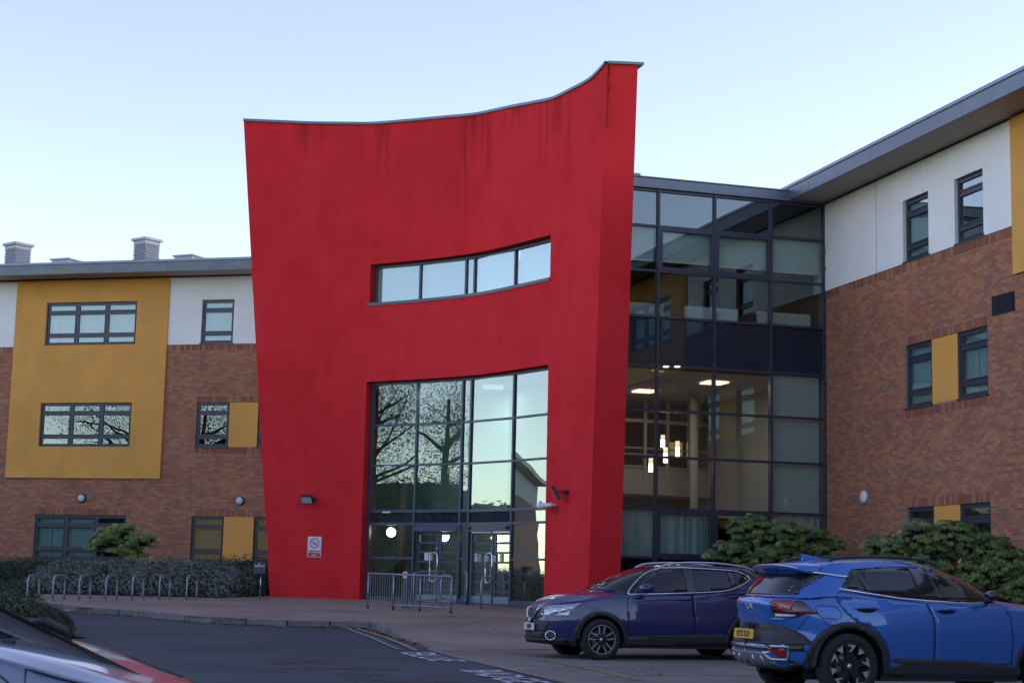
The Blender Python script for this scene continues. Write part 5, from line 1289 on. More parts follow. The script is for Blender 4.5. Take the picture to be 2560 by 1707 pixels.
for k in range(190):
    a = radians(-62 - 233 * k / 190 + rnd.uniform(-1, 1)); R = rnd.uniform(78, 95); x, y = sin(a) * R, cos(a) * R + 15; h = rnd.uniform(7, 9.5); rx = rnd.uniform(3.5, 5.5)
    nn = 9; vs = []
    for i in range(7):
        th = pi * i / 6
        for j in range(nn): ph = 2 * pi * j / nn; q = 1 + .25 * sin(3 * ph + k) * sin(2 * th); vs.append((x + rx * sin(th) * cos(ph) * q, y + rx * sin(th) * sin(ph) * q, h * .5 + h * .5 * cos(th) * q))
    core.add(vs, [(i * nn + j, i * nn + (j + 1) % nn, (i + 1) * nn + (j + 1) % nn, (i + 1) * nn + j) for i in range(6) for j in range(nn)])
    for _ in range(260 if k < 70 else 90):
        v = Vector((rnd.gauss(0, 1), rnd.gauss(0, 1), abs(rnd.gauss(0, 1)))).normalized(); q_ = rnd.uniform(.96, 1.14); p = Vector((x + rx * v.x * q_, y + rx * v.y * q_, h * .5 + h * .51 * v.z * q_)); s = rnd.uniform(.16, .36) if k < 70 else rnd.uniform(.3, .55); a_ = v.cross(Vector((rnd.gauss(0, 1), rnd.gauss(0, 1), rnd.gauss(0, 1)))).normalized(); b_ = v.cross(a_)
        m.add([p - a_ * s, p - b_ * s, p + a_ * s, p + b_ * s], [(0, 1, 2, 3)])
core.v += m.v and []; n0 = len(core.v); core.add(m.v, m.f)
tag(core.build('distant_wood', M['woodleaf'], raw=True), 'dark belt of far trees around the car park, out of the frame', 'wood', kind='stuff')
# ---------------------------------------------------------------- cars
def quarter(nf, nr, N):
    """plan outline from rear centre round the side to front centre, evenly spaced; a along the car, b across"""
    P = []
    for k in range(2001):
        th = -pi / 2 + pi * k / 2000; n = nf if th > 0 else nr; s, c = sin(th), cos(th)
        P.append((math.copysign(abs(s) ** (2 / n), s) * 2.3, abs(c) ** (2 / n) * .9))
    L = [0]
    for p, q in zip(P[:-1], P[1:]): L.append(L[-1] + sqrt((q[0] - p[0]) ** 2 + (q[1] - p[1]) ** 2))
    out = []; j = 0
    for k in range(N + 1):
        t = L[-1] * k / N
        while j < 1999 and L[j + 1] < t: j += 1
        w = (t - L[j]) / (L[j + 1] - L[j] + 1e-12); out.append(((P[j][0] + (P[j + 1][0] - P[j][0]) * w) / 2.3, (P[j][1] + (P[j + 1][1] - P[j][1]) * w) / .9))
    return out
class Car:
    def __init__(s, S, root, paintm):
        s.S = S; s.root = root; s.paint = paintm
        lo = s.lower(); gh = s.upper(); s.lo, s.gh = lo, gh
        vs = lo[0] + gh[0]; n = len(lo[0]); fs = lo[1] + [tuple(i + n for i in f) for f in gh[1]]; n = len(vs)
        s.bvh = BVHTree.FromPolygons([Vector(v) for v in vs] + [Vector((x, -y, z)) for x, y, z in vs], fs + [tuple(i + n for i in reversed(f)) for f in fs])
        s.body = s.shell('body', lo, paintm); s.shell('cabin', gh, paintm)
    def shell(s, name, g, m):
        vs, fs = g; n = len(vs); V = list(vs) + [(x, -y, z) for x, y, z in vs]; F = list(fs) + [tuple(n + i for i in reversed(f)) for f in fs]
        me = bpy.data.meshes.new(name); me.from_pydata(V, [], F); bm = bmesh.new(); bm.from_mesh(me)
        bmesh.ops.remove_doubles(bm, verts=bm.verts, dist=.0004); bmesh.ops.recalc_face_normals(bm, faces=bm.faces); bm.to_mesh(me); bm.free()
        me.materials.append(m); me.polygons.foreach_set('use_smooth', [True] * len(me.polygons)); return link(name, me, s.root)
    def deck(s, x, y):
        S = s.S; e, c = tab(S['edge'], x), tab(S['centre'], x); w = min(1, abs(y) / (S['W'] * .93)); return e + (c - e) * (1 - w ** S.get('dp', 2.6))
    def lower(s):
        S = s.S; Q = quarter(S['nf'], S['nr'], 190); M_ = 16; V = []; x0 = S['x0']; xF = max(v for _, v in S['xf']); xR = min(v for _, v in S['xr'])
        for (a, b) in Q:
            xn = x0 + a * ((xF - x0) if a > 0 else (x0 - xR)); sd = sstep(.62, .97, abs(a))
            zl = tab(S['low'], xn)
            for wx in S['wheels']:
                d = abs(xn - wx)
                if d < S['arch']: zl = max(zl, sqrt(S['arch'] ** 2 - d * d) + S['wr'] - .005)
            yn = b * S['W']; zt = s.deck(xn, yn * tab(S['side'], 1.0)); zl = min(zl, zt - .05)
            for j in range(M_ + 1):
                z = lerp(zl, zt, j / M_); ex = tab(S['xf'] if a > 0 else S['xr'], z); x = xn + (ex - (xF if a > 0 else xR)) * sd
                w = S['W'] * tab(S['side'], z) * (1 - S.get('taperf', .05) * sstep(.25, 1, a) - S.get('taperr', .05) * sstep(.3, 1, -a))
                for wx in S['wheels']: w += .012 * math.exp(-((xn - wx) / .42) ** 2) * sstep(.9, .6, z)
                V.append((x, b * w, z))
        nC = len(Q); R = M_ + 1; F = [(i * R + j, (i + 1) * R + j, (i + 1) * R + j + 1, i * R + j + 1) for i in range(nC - 1) for j in range(M_)]
        K = 8; base = len(V)   # deck rows towards the centre line
        for i, (a, b) in enumerate(Q):
            x, y, z = V[i * R + M_]; xs = max(min(x, xF - .55), xR + .35)
            for k in range(1, K + 1):
                t = k / K; px = lerp(x, xs, t * t) if abs(x - xs) > 0 else x; py = y * (1 - t); V.append((px, py, z + (s.deck(px, py) - z) * sstep(0, .35, t) if 1 else z))
        for i in range(nC - 1):
            for k in range(K):
                a0 = i * R + M_ if k == 0 else base + i * K + k - 1; b0 = (i + 1) * R + M_ if k == 0 else base + (i + 1) * K + k - 1
                F.append((a0, b0, base + (i + 1) * K + k, base + i * K + k))
        return V, F
    def upper(s):
        S = s.S; G = S['gh']; Q = quarter(G.get('nf', 3.2), G.get('nr', 4), 130); V = []; M_ = 9; K = 9; tops = []
        xb0, xb1, xt0, xt1 = G['xrb'], G['xfb'], G['xrt'], G['xft']; mb, mt_ = (xb0 + xb1) / 2, (xt0 + xt1) / 2
        def roof(x, y): e, c = tab(G['rail'], x), tab(G['roof'], x); return e + (c - e) * (1 - min(1, abs(y) / G['Wt']) ** 2.2)
        for (a, b) in Q:
            xb = mb + a * (xb1 - xb0) / 2; xt = mt_ + a * (xt1 - xt0) / 2; yb, yt = b * G['Wb'], b * G['Wt']; zb = s.deck(xb, yb) - .05; zt = roof(xt, yt)
            for j in range(M_ + 1):
                t = j / M_; f = t + .10 * sin(pi * t) * (1 if a > .6 else .6); V.append((lerp(xb, xt, t) + (.03 * sin(pi * t) * (1 if a > 0 else -1) * sstep(.5, 1, abs(a))), lerp(yb, yt, t) + .018 * sin(pi * t), lerp(zb, zt, f if t < 1 else 1)))
            tops.append((xt, yt, zt))
        R = M_ + 1; nC = len(Q); F = [(i * R + j, (i + 1) * R + j, (i + 1) * R + j + 1, i * R + j + 1) for i in range(nC - 1) for j in range(M_)]; base = len(V)
        for (x, y, z) in tops:
            xs = max(min(x, xt1 - .25), xt0 + .25)
            for k in range(1, K + 1): t = k / K; px = lerp(x, xs, t * t); py = y * (1 - t); V.append((px, py, roof(px, py)))
        for i in range(nC - 1):
            for k in range(K):
                a0 = i * R + M_ if k == 0 else base + i * K + k - 1; b0 = (i + 1) * R + M_ if k == 0 else base + (i + 1) * K + k - 1; F.append((a0, b0, base + (i + 1) * K + k, base + i * K + k))
        return V, F
    DIRS = {'side': lambda a, b: (Vector((a, 3, b)), Vector((0, -1, 0))), 'front': lambda a, b: (Vector((6, a, b)), Vector((-1, 0, 0))), 'rear': lambda a, b: (Vector((-7, a, b)), Vector((1, 0, 0))), 'top': lambda a, b: (Vector((a, b, 4)), Vector((0, 0, -1)))}
    def pr(s, ax, a, b, off=0.):
        o, d = Car.DIRS[ax](a, b); h = s.bvh.ray_cast(o, d)
        if h[0] is None:
            h = s.bvh.find_nearest(o + d * (3 - s.S['W'] if ax == 'side' else 3))
            n = h[1]; n = n if n.dot(d) < 0 else -n; return h[0] + n * off, n
        n = h[1] if h[1].dot(d) < 0 else -h[1]; return h[0] + n * off, n
    def patch(s, name, poly, m, ax='side', off=.004, th=.012, step=.05, parent=None, mirror=True, smooth=True, label=None, both=True):
        v, f = cdt(poly, step); P = [s.pr(ax, p.x, p.y, off) for p in v]; out = []
        sides = (1, -1) if mirror else (1,)
        for sg in sides:
            T = [Vector((p.x, p.y * sg, p.z)) for p, n in P]; Bk = [Vector((p.x - n.x * th, (p.y - n.y * th) * sg, p.z - n.z * th)) for p, n in P]
            mb = MB(); mb.add(T, f); cnt = {}
            for q in f:
                for i in range(len(q)): e = (q[i], q[(i + 1) % len(q)]); cnt[frozenset(e)] = cnt.get(frozenset(e), []) + [e]
            n = len(T); mb.v += [tuple(b) for b in Bk]
            for e in cnt.values():
                if len(e) == 1: a, b = e[0]; mb.f.append((a, b, n + b, n + a))
            me = bpy.data.meshes.new(name); me.from_pydata(mb.v, [], mb.f); bm = bmesh.new(); bm.from_mesh(me); bmesh.ops.recalc_face_normals(bm, faces=bm.faces)
            # make normals look outwards
            bm.faces.ensure_lookup_table(); k0 = bm.faces[0]
            if k0.normal.dot(Vector((P[f[0][0]][1].x, P[f[0][0]][1].y * sg, P[f[0][0]][1].z))) < 0: bmesh.ops.reverse_faces(bm, faces=bm.faces)
            bm.to_mesh(me); bm.free(); me.materials.append(m)
            if smooth:
                me.polygons.foreach_set('use_smooth', [i < len(f) for i in range(len(me.polygons))])
            o = link(name, me, parent or s.root)
            if label: o['label'] = label
            out.append(o)
        return out
    def trim(s, name, pts, r, m, ax='side', off=.0, closed=False, parent=None, mirror=True, step=.04, n=6, flat=None):
        P = []; Q = list(pts) + ([pts[0]] if closed else [])
        for a, b in zip(Q[:-1], Q[1:]):
            k = max(1, int(sqrt((a[0] - b[0]) ** 2 + (a[1] - b[1]) ** 2) / step)); P += [(lerp(a[0], b[0], j / k), lerp(a[1], b[1], j / k)) for j in range(k)]
        if not closed: P.append(Q[-1])
        W = [s.pr(ax, a, b, off)[0] for a, b in P]; out = []
        for sg in ((1, -1) if mirror else (1,)): out.append(MB().tube([(p.x, p.y * sg, p.z) for p in W], r, n, closed=closed).build(name, m, parent or s.root, smooth=True))
        return out
def smoothpoly(pts, k=4, closed=True):
    out = []; n = len(pts)
    for i in range(n if closed else n - 1):
        p0, p1, p2, p3 = [Vector(pts[(i + j) % n] if closed else pts[max(0, min(n - 1, i + j))]) for j in (-1, 0, 1, 2)]
        for q in range(k): t = q / k; v = .5 * (2 * p1 + (p2 - p0) * t + (2 * p0 - 5 * p1 + 4 * p2 - p3) * t * t + (3 * p1 - p0 - 3 * p2 + p3) * t**3); out.append(tuple(v))
    if not closed: out.append(tuple(pts[-1]))
    return out
def cl_round(poly, r=.03):
    """round the corners of a polygon a little"""
    out = []; n = len(poly)
    for i in range(n):
        p = Vector(poly[i]); a = Vector(poly[i - 1]) - p; b = Vector(poly[(i + 1) % n]) - p; ra = min(r, a.length * .4); rb = min(r, b.length * .4); A = p + a.normalized() * ra; B = p + b.normalized() * rb
        for t in (0, .33, .67, 1): out.append(tuple(A * (1 - t) ** 2 + p * 2 * t * (1 - t) + B * t * t))
    return out
def wheel(root, x, y, r, rim_r, style, sgn):
    """road wheel: tyre > rim, spokes; y = centre, sgn = which way the face looks"""
    w = .215; t = MB().lathe([(rim_r, -w * .42), (rim_r + .02, -w * .5), (r - .05, -w * .52), (r - .015, -w * .42), (r, -w * .3), (r, w * .3), (r - .015, w * .42), (r - .05, w * .52), (rim_r + .02, w * .5), (rim_r, w * .42)], 44, axis='y').build('wheel', M['rubber'], root, smooth=True, loc=(x, y, r))
    f = sgn
    MB().lathe([(rim_r + .004, .10 * f), (rim_r - .012, .105 * f), (rim_r - .02, .07 * f), (rim_r - .03, -.05 * f), (.02, -.06 * f)], 40, axis='y').build('rim', M['black'], t, smooth=True)
    MB().lathe([(rim_r + .003, .103 * f), (rim_r - .010, .108 * f), (rim_r - .014, .098 * f)], 44, axis='y').build('rim_edge', M['steel'] if style == 'A' else M['black'], t, smooth=True)
    MB().lathe([(.001, .075 * f), (.05, .075 * f), (.075, .06 * f), (.085, .02 * f)], 18, axis='y').build('hub', M['black'], t, smooth=True)
    MB().lathe([(.001, .081 * f), (.028, .080 * f), (.03, .074 * f)], 14, axis='y').build('hub_badge', M['silver'], t, smooth=True)
    MB().lathe([(.16, -.01 * f), (.16, .0), (.02, .0)], 24, axis='y').build('brake_disc', M['steel'], t, smooth=True)
    def rot(p, a): return (p[0] * cos(a) - p[1] * sin(a), p[0] * sin(a) + p[1] * cos(a))
    R = rim_r - .012
    for k in range(5):
        a = 2 * pi * k / 5 + .31
        if style == 'A':     # five twin spokes, dark core with bright machined edges
            for sd in (-1, 1):
                dk = [(.04, sd * .008), (R, sd * .012), (R, sd * .052), (R * .72, sd * .040), (.06, sd * .034)]
                br = [(.08, sd * .022), (R, sd * .045), (R, sd * .066), (R * .60, sd * .050), (.08, sd * .030)]
                for nm, pl, m_, y0, y1 in (('spoke', dk, M['black'], .045, .082), ('spoke_face', br, M['silver'], .05, .090)):
                    q = [rot(p, a) for p in pl]; mb = MB(); n = len(q); mb.add([(p[0], y0 * f, p[1]) for p in q] + [(p[0], y1 * f, p[1]) for p in q], [tuple(range(n)), tuple(range(2 * n - 1, n - 1, -1))] + [(i, n + i, n + (i + 1) % n, (i + 1) % n) for i in range(n)]); mb.build(nm, m_, t)
        elif style == 'B':   # broad black spokes with angular bright inlays at the rim
            dk = [(.04, -.035), (R * .75, -.05), (R, -.02), (R, .08), (R * .7, .045), (.05, .04)]
            br = [(R, -.125), (R * .99, -.035), (R * .86, -.045), (R * .80, -.085), (R * .60, -.060), (R * .58, -.075), (R * .80, -.120), (R * .93, -.085), (R * .95, -.13)]
            br2 = [(R * .995, -.09), (R * .995, .035), (R * .96, .035), (R * .83, -.03), (R * .66, .012), (R * .645, -.006), (R * .84, -.058)]
            wd = [(R * .995, -.075), (R * .995, .03), (R * .68, -.012)]
            for nm, pl, m_, y0, y1 in (('spoke', dk, M['blackgloss'], .04, .080), ('spoke_inlay', br2, M['silver'], .05, .088), ('rim_wedge', wd, M['silver'], .05, .084)):
                q = [rot(p, a + (radians(36) if nm == 'rim_wedge' else 0)) for p in pl]; mb = MB(); n = len(q); mb.add([(p[0], y0 * f, p[1]) for p in q] + [(p[0], y1 * f, p[1]) for p in q], [tuple(range(n)), tuple(range(2 * n - 1, n - 1, -1))] + [(i, n + i, n + (i + 1) % n, (i + 1) % n) for i in range(n)]); mb.build(nm, m_, t)
        else:
            q = [rot(p, a) for p in ((.04, -.03), (R, -.045), (R, .045), (.04, .03))]; mb = MB(); mb.add([(p[0], .04 * f, p[1]) for p in q] + [(p[0], .08 * f, p[1]) for p in q], [(0, 1, 2, 3), (7, 6, 5, 4), (0, 4, 5, 1), (1, 5, 6, 2), (2, 6, 7, 3), (3, 7, 4, 0)]); mb.build('spoke', M['silver'], t)
    return t
def liners(root, S):
    W = S['W']; xf, xr = S['wheels'][0], S['wheels'][1]; a = S['arch'] + .0
    MB().box(xr + a, xf - a, -W + .12, W - .12, .20, .75).build('underbody', M['black'], root)
    MB().box(xf + a, S['xf'][2][1] - .30, -W + .42, W - .42, .24, .7).build('front_underbody', M['black'], root); MB().box(S['xr'][2][1] + .25, xr - a, -W + .40, W - .40, .30, .7).build('rear_underbody', M['black'], root)
    for wx in (xf, xr):
        for sg in (1, -1):
            m = MB(); n = 14; vs = []
            for k in range(n + 1):
                t = pi * k / n; x = wx + (a + .01) * cos(t); z = S['wr'] + (a + .01) * sin(t)
                vs += [(x, sg * (W - .02), z), (x, sg * (W - .36), z)]
            m.add(vs, [(2 * k, 2 * k + 1, 2 * k + 3, 2 * k + 2) for k in range(n)]); m.add([vs[2 * k + 1] for k in range(n + 1)], [tuple(range(n + 1))]); m.add([(wx - a - .01, sg * (W - .36), .2), (wx + a + .01, sg * (W - .36), .2), (wx + a + .01, sg * (W - .36), S['wr']), (wx - a - .01, sg * (W - .36), S['wr'])], [(0, 1, 2, 3)])
            m.build('wheel_well', M['black'], root, raw=True)
def arch_trim(c, S, wx, w, z0=None):
    """dark cladding round a wheel arch"""
    a0 = S['arch'] - .004; P = []; lowz = z0 if z0 else .24
    n = 18
    inn = [(wx + a0 * cos(t), S['wr'] + a0 * sin(t)) for t in [-.22 + (pi + .44) * k / n for k in range(n + 1)]]; out = [(wx + (a0 + w) * cos(t), S['wr'] + (a0 + w) * sin(t)) for t in [-.22 + (pi + .44) * k / n for k in range(n, -1, -1)]]
    return inn + out
def place_car(name, label, near_fw, fwd, half, wheelx):
    return thing(name, label, 'car', near_fw, fwd)
def plate(c, root, s, ax, z, x_hint, w, h, m, tilt=0):
    p, n = c.pr(ax, 0, z, .0); d = 1 if ax == 'front' else -1
    o = MB().box(-w / 2, w / 2, -.008, .008, -h / 2, h / 2).build('number_plate', m, root, bevel=.002)
    mw = Matrix.Translation((p.x + d * .022, 0, z)) @ Matrix.Rotation(d * pi / 2, 4, 'Z') @ Matrix.Rotation(tilt, 4, 'X'); o.matrix_local = mw
    t = text_mesh('plate_lettering', s, h * .86, M['ink'], o, Matrix.Translation((0, -.0095, -.004)) @ Matrix.Rotation(pi / 2, 4, 'X'), ext=.0005, sx=.80, bold=.004)
    return o
M['plateW'] = mat('front_plate', (.62, .66, .72), .4); M['plateY'] = mat('rear_plate', (.72, .42, .03), .4)
M['redlens'] = mat('red_lens', (.22, .008, .010), .08, coat=1); M['smoke'] = mat('smoked_lens', (.03, .008, .01), .06, coat=1); M['clear'] = mat('clear_lens', (.42, .46, .50), .12, metal=.35, coat=1)
M['clad'] = mat('dark_cladding', (.020, .021, .024), .55); M['lowtrim'] = mat('silver_skid_trim', (.20, .21, .22), .4, metal=.5)
M['seam'] = mat('panel_seam', (.004, .004, .006), .8); M['amberlens'] = mat('amber_lens', (.5, .2, .03), .2, coat=1)
gang = GF.rz
# ------------- dark blue car facing left
PB = paint('dark_blue_paint', (.006, .013, .10), .25)
W1 = .893
S1 = dict(W=W1, x0=-1.3, nf=3.6, nr=4.2, wheels=(0, -2.646), arch=.385, wr=.336, taperf=.06, taperr=.07,
    side=[(.15, .93), (.30, .955), (.46, .985), (.60, 1.0), (.74, .992), (.86, .985), (.98, .965), (1.08, .93), (1.2, .885)],
    low=[(-3.5, .36), (-3.1, .30), (-2.2, .27), (-.5, .25), (.45, .24), (.75, .24), (1.0, .25)],
    xf=[(.20, .84), (.27, .93), (.36, .945), (.55, .935), (.70, .92), (.82, .885), (.92, .80), (1.0, .70)],
    xr=[(.25, -3.30), (.45, -3.42), (.65, -3.43), (.85, -3.38), (1.05, -3.32), (1.2, -3.28)],
    edge=[(-3.5, 1.16), (-2.9, 1.20), (-2.4, 1.17), (-1.6, 1.10), (-.6, 1.055), (-.3, 1.035), (.0, .985), (.35, .915), (.60, .86), (.80, .79), (.95, .72)],
    centre=[(-3.5, 1.20), (-2.5, 1.2), (-.6, 1.14), (-.3, 1.12), (.0, 1.10), (.30, 1.065), (.57, 1.01), (.75, .945), (.88, .85), (.96, .78)], dp=3.2,
    gh=dict(xrb=-3.30, xfb=-.05, xrt=-2.92, xft=-1.02, Wb=.835, Wt=.60, nf=3.0, nr=3.6,
        rail=[(-3.1, 1.475), (-2.7, 1.515), (-2.2, 1.545), (-1.7, 1.555), (-1.2, 1.52), (-.9, 1.47)], roof=[(-3.1, 1.525), (-2.6, 1.565), (-2.0, 1.59), (-1.6, 1.592), (-1.2, 1.565), (-.9, 1.52)]))
def build_dark_car():
    N = gp(1505, 1651, lambda x, y: .1); fw = -GF.u; left = Vector((GF.n.x, GF.n.y, 0)) * -1; O = N - left * (W1 - .0)
    root = thing('parked_car', 'dark navy blue family car with silver roof rails, facing left', 'car', (O.x, O.y, .1), GF.rz + pi, 'cars parked in the bays')
    c = Car(S1, root, PB); liners(root, S1)
    for i, x in enumerate(S1['wheels']):
        for sg in (1, -1): wheel(root, x, sg * (W1 - .115), .336, .235, 'A', sg)
    P = c.patch
    # windows (outline measured along the side), their frame and pillars
    glassA = [(-.62, 1.105), (-.78, 1.27), (-.98, 1.41), (-1.16, 1.480), (-1.50, 1.502), (-1.52, 1.13)]
    glassB = [(-1.66, 1.135), (-1.66, 1.503), (-2.30, 1.487), (-2.36, 1.20), (-2.15, 1.163)]
    glassC = [(-2.44, 1.225), (-2.40, 1.472), (-2.55, 1.452), (-2.66, 1.365)]
    fr_ = [(-.52, 1.085), (-.68, 1.275), (-.90, 1.425), (-1.12, 1.500), (-1.42, 1.522), (-1.62, 1.524), (-2.34, 1.498), (-2.54, 1.470), (-2.71, 1.372), (-2.46, 1.235), (-2.17, 1.155), (-1.61, 1.115), (-.74, 1.078)]
    P('window_surround', smoothpoly(fr_, 3), M['blackgloss'], off=.002, th=.01)
    for nm, g in (('front_side_window', glassA), ('rear_side_window', glassB), ('quarter_window', glassC)): P(nm, cl_round(g, .03), M['carglass'], off=.006, th=.008)
    c.trim('chrome_surround', smoothpoly(fr_, 4), .011, M['chrome'], off=.006, closed=True)
    ws = [(-.70, 1.10), (-.35, 1.13), (0, 1.14), (.35, 1.13), (.70, 1.10), (.56, 1.49), (.3, 1.52), (0, 1.53), (-.3, 1.52), (-.56, 1.49)]
    P('windscreen', ws, M['carglass'], ax='front', off=.004, th=.008, mirror=False, step=.07)
    P('rear_window', [(-.55, 1.20), (.55, 1.20), (.48, 1.46), (-.48, 1.46)], M['carglass'], ax='rear', off=.004, mirror=False)
    # doors: shut lines and panels
    fd = [(-.46, 1.075), (-.43, .80), (-.46, .50), (-.52, .31), (-1.60, .30), (-1.62, .6), (-1.60, 1.09), (-.75, 1.05)]
    rd = [(-1.612, 1.09), (-1.632, .6), (-1.612, .30), (-2.12, .32), (-2.24, .58), (-2.40, .78), (-2.62, 1.0), (-2.66, 1.2), (-2.2, 1.14)]
    for nm, d in (('front_door', fd), ('rear_door', rd)):
        os_ = P(nm, d, PB, off=.0022, th=.005, step=.04); c.trim('shut_line', d, .005, M['seam'], off=.0005, closed=True, parent=None)
        x0 = -1.31 if nm == 'front_door' else -2.28
        for o, sg in zip(os_, (1, -1)):
            p, n = c.pr('side', x0 - .12, 1.00 if nm == 'front_door' else 1.06, .03); q, _ = c.pr('side', x0 + .02, 1.0 if nm == 'front_door' else 1.06, .0); r_, _ = c.pr('side', x0 - .26, 1.0 if nm == 'front_door' else 1.065, .0)
            MB().tube([(q.x, q.y * sg, q.z), (p.x + .07, p.y * sg, p.z), (p.x - .07, p.y * sg, p.z), (r_.x, r_.y * sg, r_.z)], [.014, .018, .018, .014], 8).build('handle', PB, o, smooth=True)
    # cladding
    for wx in S1['wheels']: P('arch_cladding', arch_trim(c, S1, wx, .075), M['clad'], off=.012, th=.03, step=.05)
    P('sill_cladding', [(-.44, .24), (-2.20, .26), (-2.22, .42), (-2.15, .45), (-.52, .40), (-.43, .38)], M['clad'], off=.010, th=.02, step=.06)
    P('front_valance', [(-.80, .235), (.80, .235), (.84, .30), (.70, .33), (-.70, .33), (-.84, .30)], M['clad'], ax='front', off=.014, th=.03, mirror=False)
    P('front_corner_cladding', [(.42, .24), (.70, .235), (.86, .26), (.86, .33), (.40, .36), (.385, .30)], M['clad'], off=.010, th=.02)
    P('rear_cladding', [(-3.03, .30), (-3.38, .36), (-3.38, .60), (-3.05, .56)], M['clad'], off=.010, th=.02)
    P('rear_valance', [(-.8, .34), (.8, .34), (.8, .60), (-.8, .60)], M['clad'], ax='rear', off=.012, th=.03, mirror=False)
    P('rear_light', [(-2.95, 1.10), (-3.25, 1.14), (-3.3, 1.02), (-3.0, .98)], M['redlens'], off=.006)
    # front: grille, badge, lamps, intake
    P('grille', cl_round([(-.36, .655), (.36, .655), (.52, .80), (.46, .815), (-.46, .815), (-.52, .80)], .03), M['black'], ax='front', off=.006, th=.02, mirror=False, step=.04)
    for sg in (1, -1): c.trim('grille_bar', [(sg * .30, .805), (sg * .20, .72), (sg * .14, .655), (0, .645)], .020, M['chrome'], ax='front', off=.022, mirror=False)
    p, n = c.pr('front', 0, .75, .04)
    b = MB().lathe([(.055, .008), (.068, .014), (.080, .006), (.068, -.004), (.055, .008)], 24, axis='x').build('badge', M['chrome'], root, smooth=True, loc=p); MB().box(.004, .016, -.09, .09, -.014, .014).build('badge_bar', M['chrome'], b, bevel=.003)
    P('lower_grille', cl_round([(-.42, .34), (.42, .34), (.50, .44), (-.50, .44)], .03), M['black'], ax='front', off=.004, mirror=False)
    P('intake_surround', cl_round([(-.50, .44), (.50, .44), (.56, .62), (-.56, .62)], .04), M['clad'], ax='front', off=.003, mirror=False)
    plate(c, root, 'Y60 JMP', 'front', .515, .94, .52, .112, M['plateW'])
    hl = [(.915, .70), (.86, .79), (.78, .845), (.60, .868), (.33, .905), (.46, .80), (.66, .735), (.80, .70)]
    P('headlight', hl, M['clear'], off=.007, th=.012, step=.035); c.trim('headlight_brow', hl[1:5], .008, M['chrome'], off=.010)
    P('headlight_inner', [(.40, .705), (.70, .70), (.74, .83), (.50, .80)], M['clear'], ax='front', off=.006, step=.04)
    for xx, zz, rr in ((.70, .775, .045), (.58, .80, .04)):
        p, n = c.pr('side', xx, zz, .006)
        for sg in (1, -1): MB().tube([(p.x, p.y * sg, p.z), (p.x + n.x * .012, (p.y + n.y * .012) * sg, p.z + n.z * .012)], rr, 16).build('lamp_projector', M['chrome'], root, smooth=True)
    for sg in (1, -1):
        p, n = c.pr('front', sg * .655, .385, .0); q, n2 = c.pr('side', .77, .385, .006); cc = Vector((q.x, q.y * sg, q.z)); nn = Vector((n2.x, n2.y * sg, n2.z)).normalized(); ux = nn.cross(Vector((0, 0, 1))).normalized()
        MB().tube([cc + nn * .012 + (ux * cos(t) * .085 + Vector((0, 0, 1)) * sin(t) * .07) for t in [2 * pi * k / 24 for k in range(24)]], .010, 6, closed=True).build('fog_lamp_ring', M['chrome'], root, smooth=True)
        m_ = MB(); m_.add([cc + nn * .008] + [cc + nn * .008 + (ux * cos(t) * .085 + Vector((0, 0, 1)) * sin(t) * .07) for t in [2 * pi * k / 24 for k in range(24)]], [(0, k + 1, (k + 1) % 24 + 1) for k in range(24)]); m_.build('fog_lamp', M['black'], root, raw=True)
    # mirrors, rails, wipers, aerial
    for sg in (1, -1):
        m_ = MB(); prf = [(0, .02), (.04, .075), (.13, .088), (.2, .08), (.24, .05)]
        y0 = .86
        m_.tube([(-.72, sg * (y0 + .0), 1.125), (-.72, sg * (y0 + .10), 1.13)], .03, 8).build('mirror_arm', M['black'], root, smooth=True)
        b = MB(); n = 12
        for i in range(9):
            t = i / 8; rr = sqrt(max(0, 1 - (2 * t - 1) ** 4)); yy = sg * (y0 + .06 + .20 * t)
            for k in range(n): a = 2 * pi * k / n; b.v.append((-.72 + .115 * cos(a) * rr + .02 * (1 - t), yy, 1.170 + .080 * sin(a) * rr))
        b.f = [(i * n + k, i * n + (k + 1) % n, (i + 1) * n + (k + 1) % n, (i + 1) * n + k) for i in range(8) for k in range(n)]; b.build('door_mirror', PB, root, smooth=True)
        rp = [(-1.12, 1.525), (-1.25, 1.578), (-1.45, 1.605), (-1.8, 1.62), (-2.2, 1.612), (-2.5, 1.588), (-2.70, 1.555), (-2.86, 1.50)]
        MB().tube([(x, sg * (.575 + .0 * x), z) for x, z in smoothpoly(rp, 4, False)], [.008] + [.017] * (len(smoothpoly(rp, 4, False)) - 2) + [.008], 8).build('roof_rail', M['silver'], root, smooth=True)
    c.trim('wiper', [(.55, 1.115), (.1, 1.15), (-.1, 1.18)], .008, M['black'], ax='front', off=.012, mirror=False)
    c.trim('wiper', [(-.1, 1.115), (-.5, 1.14)], .008, M['black'], ax='front', off=.012, mirror=False)
    c.trim('bonnet_line', [(.86, .74 + .07), (.6, .70), (.2, .69), (-.2, .70)], .004, M['seam'], ax='top', off=0)
    MB().obox(c.pr('front', -.40, 1.17, -.0)[0] + Vector((.012, 0, 0)), (0, 1, 0), (-.5, 0, .85), (.85, 0, .5), .04, .04, .001).build('permit_disc', M['amberlens'], root)
build_dark_car()
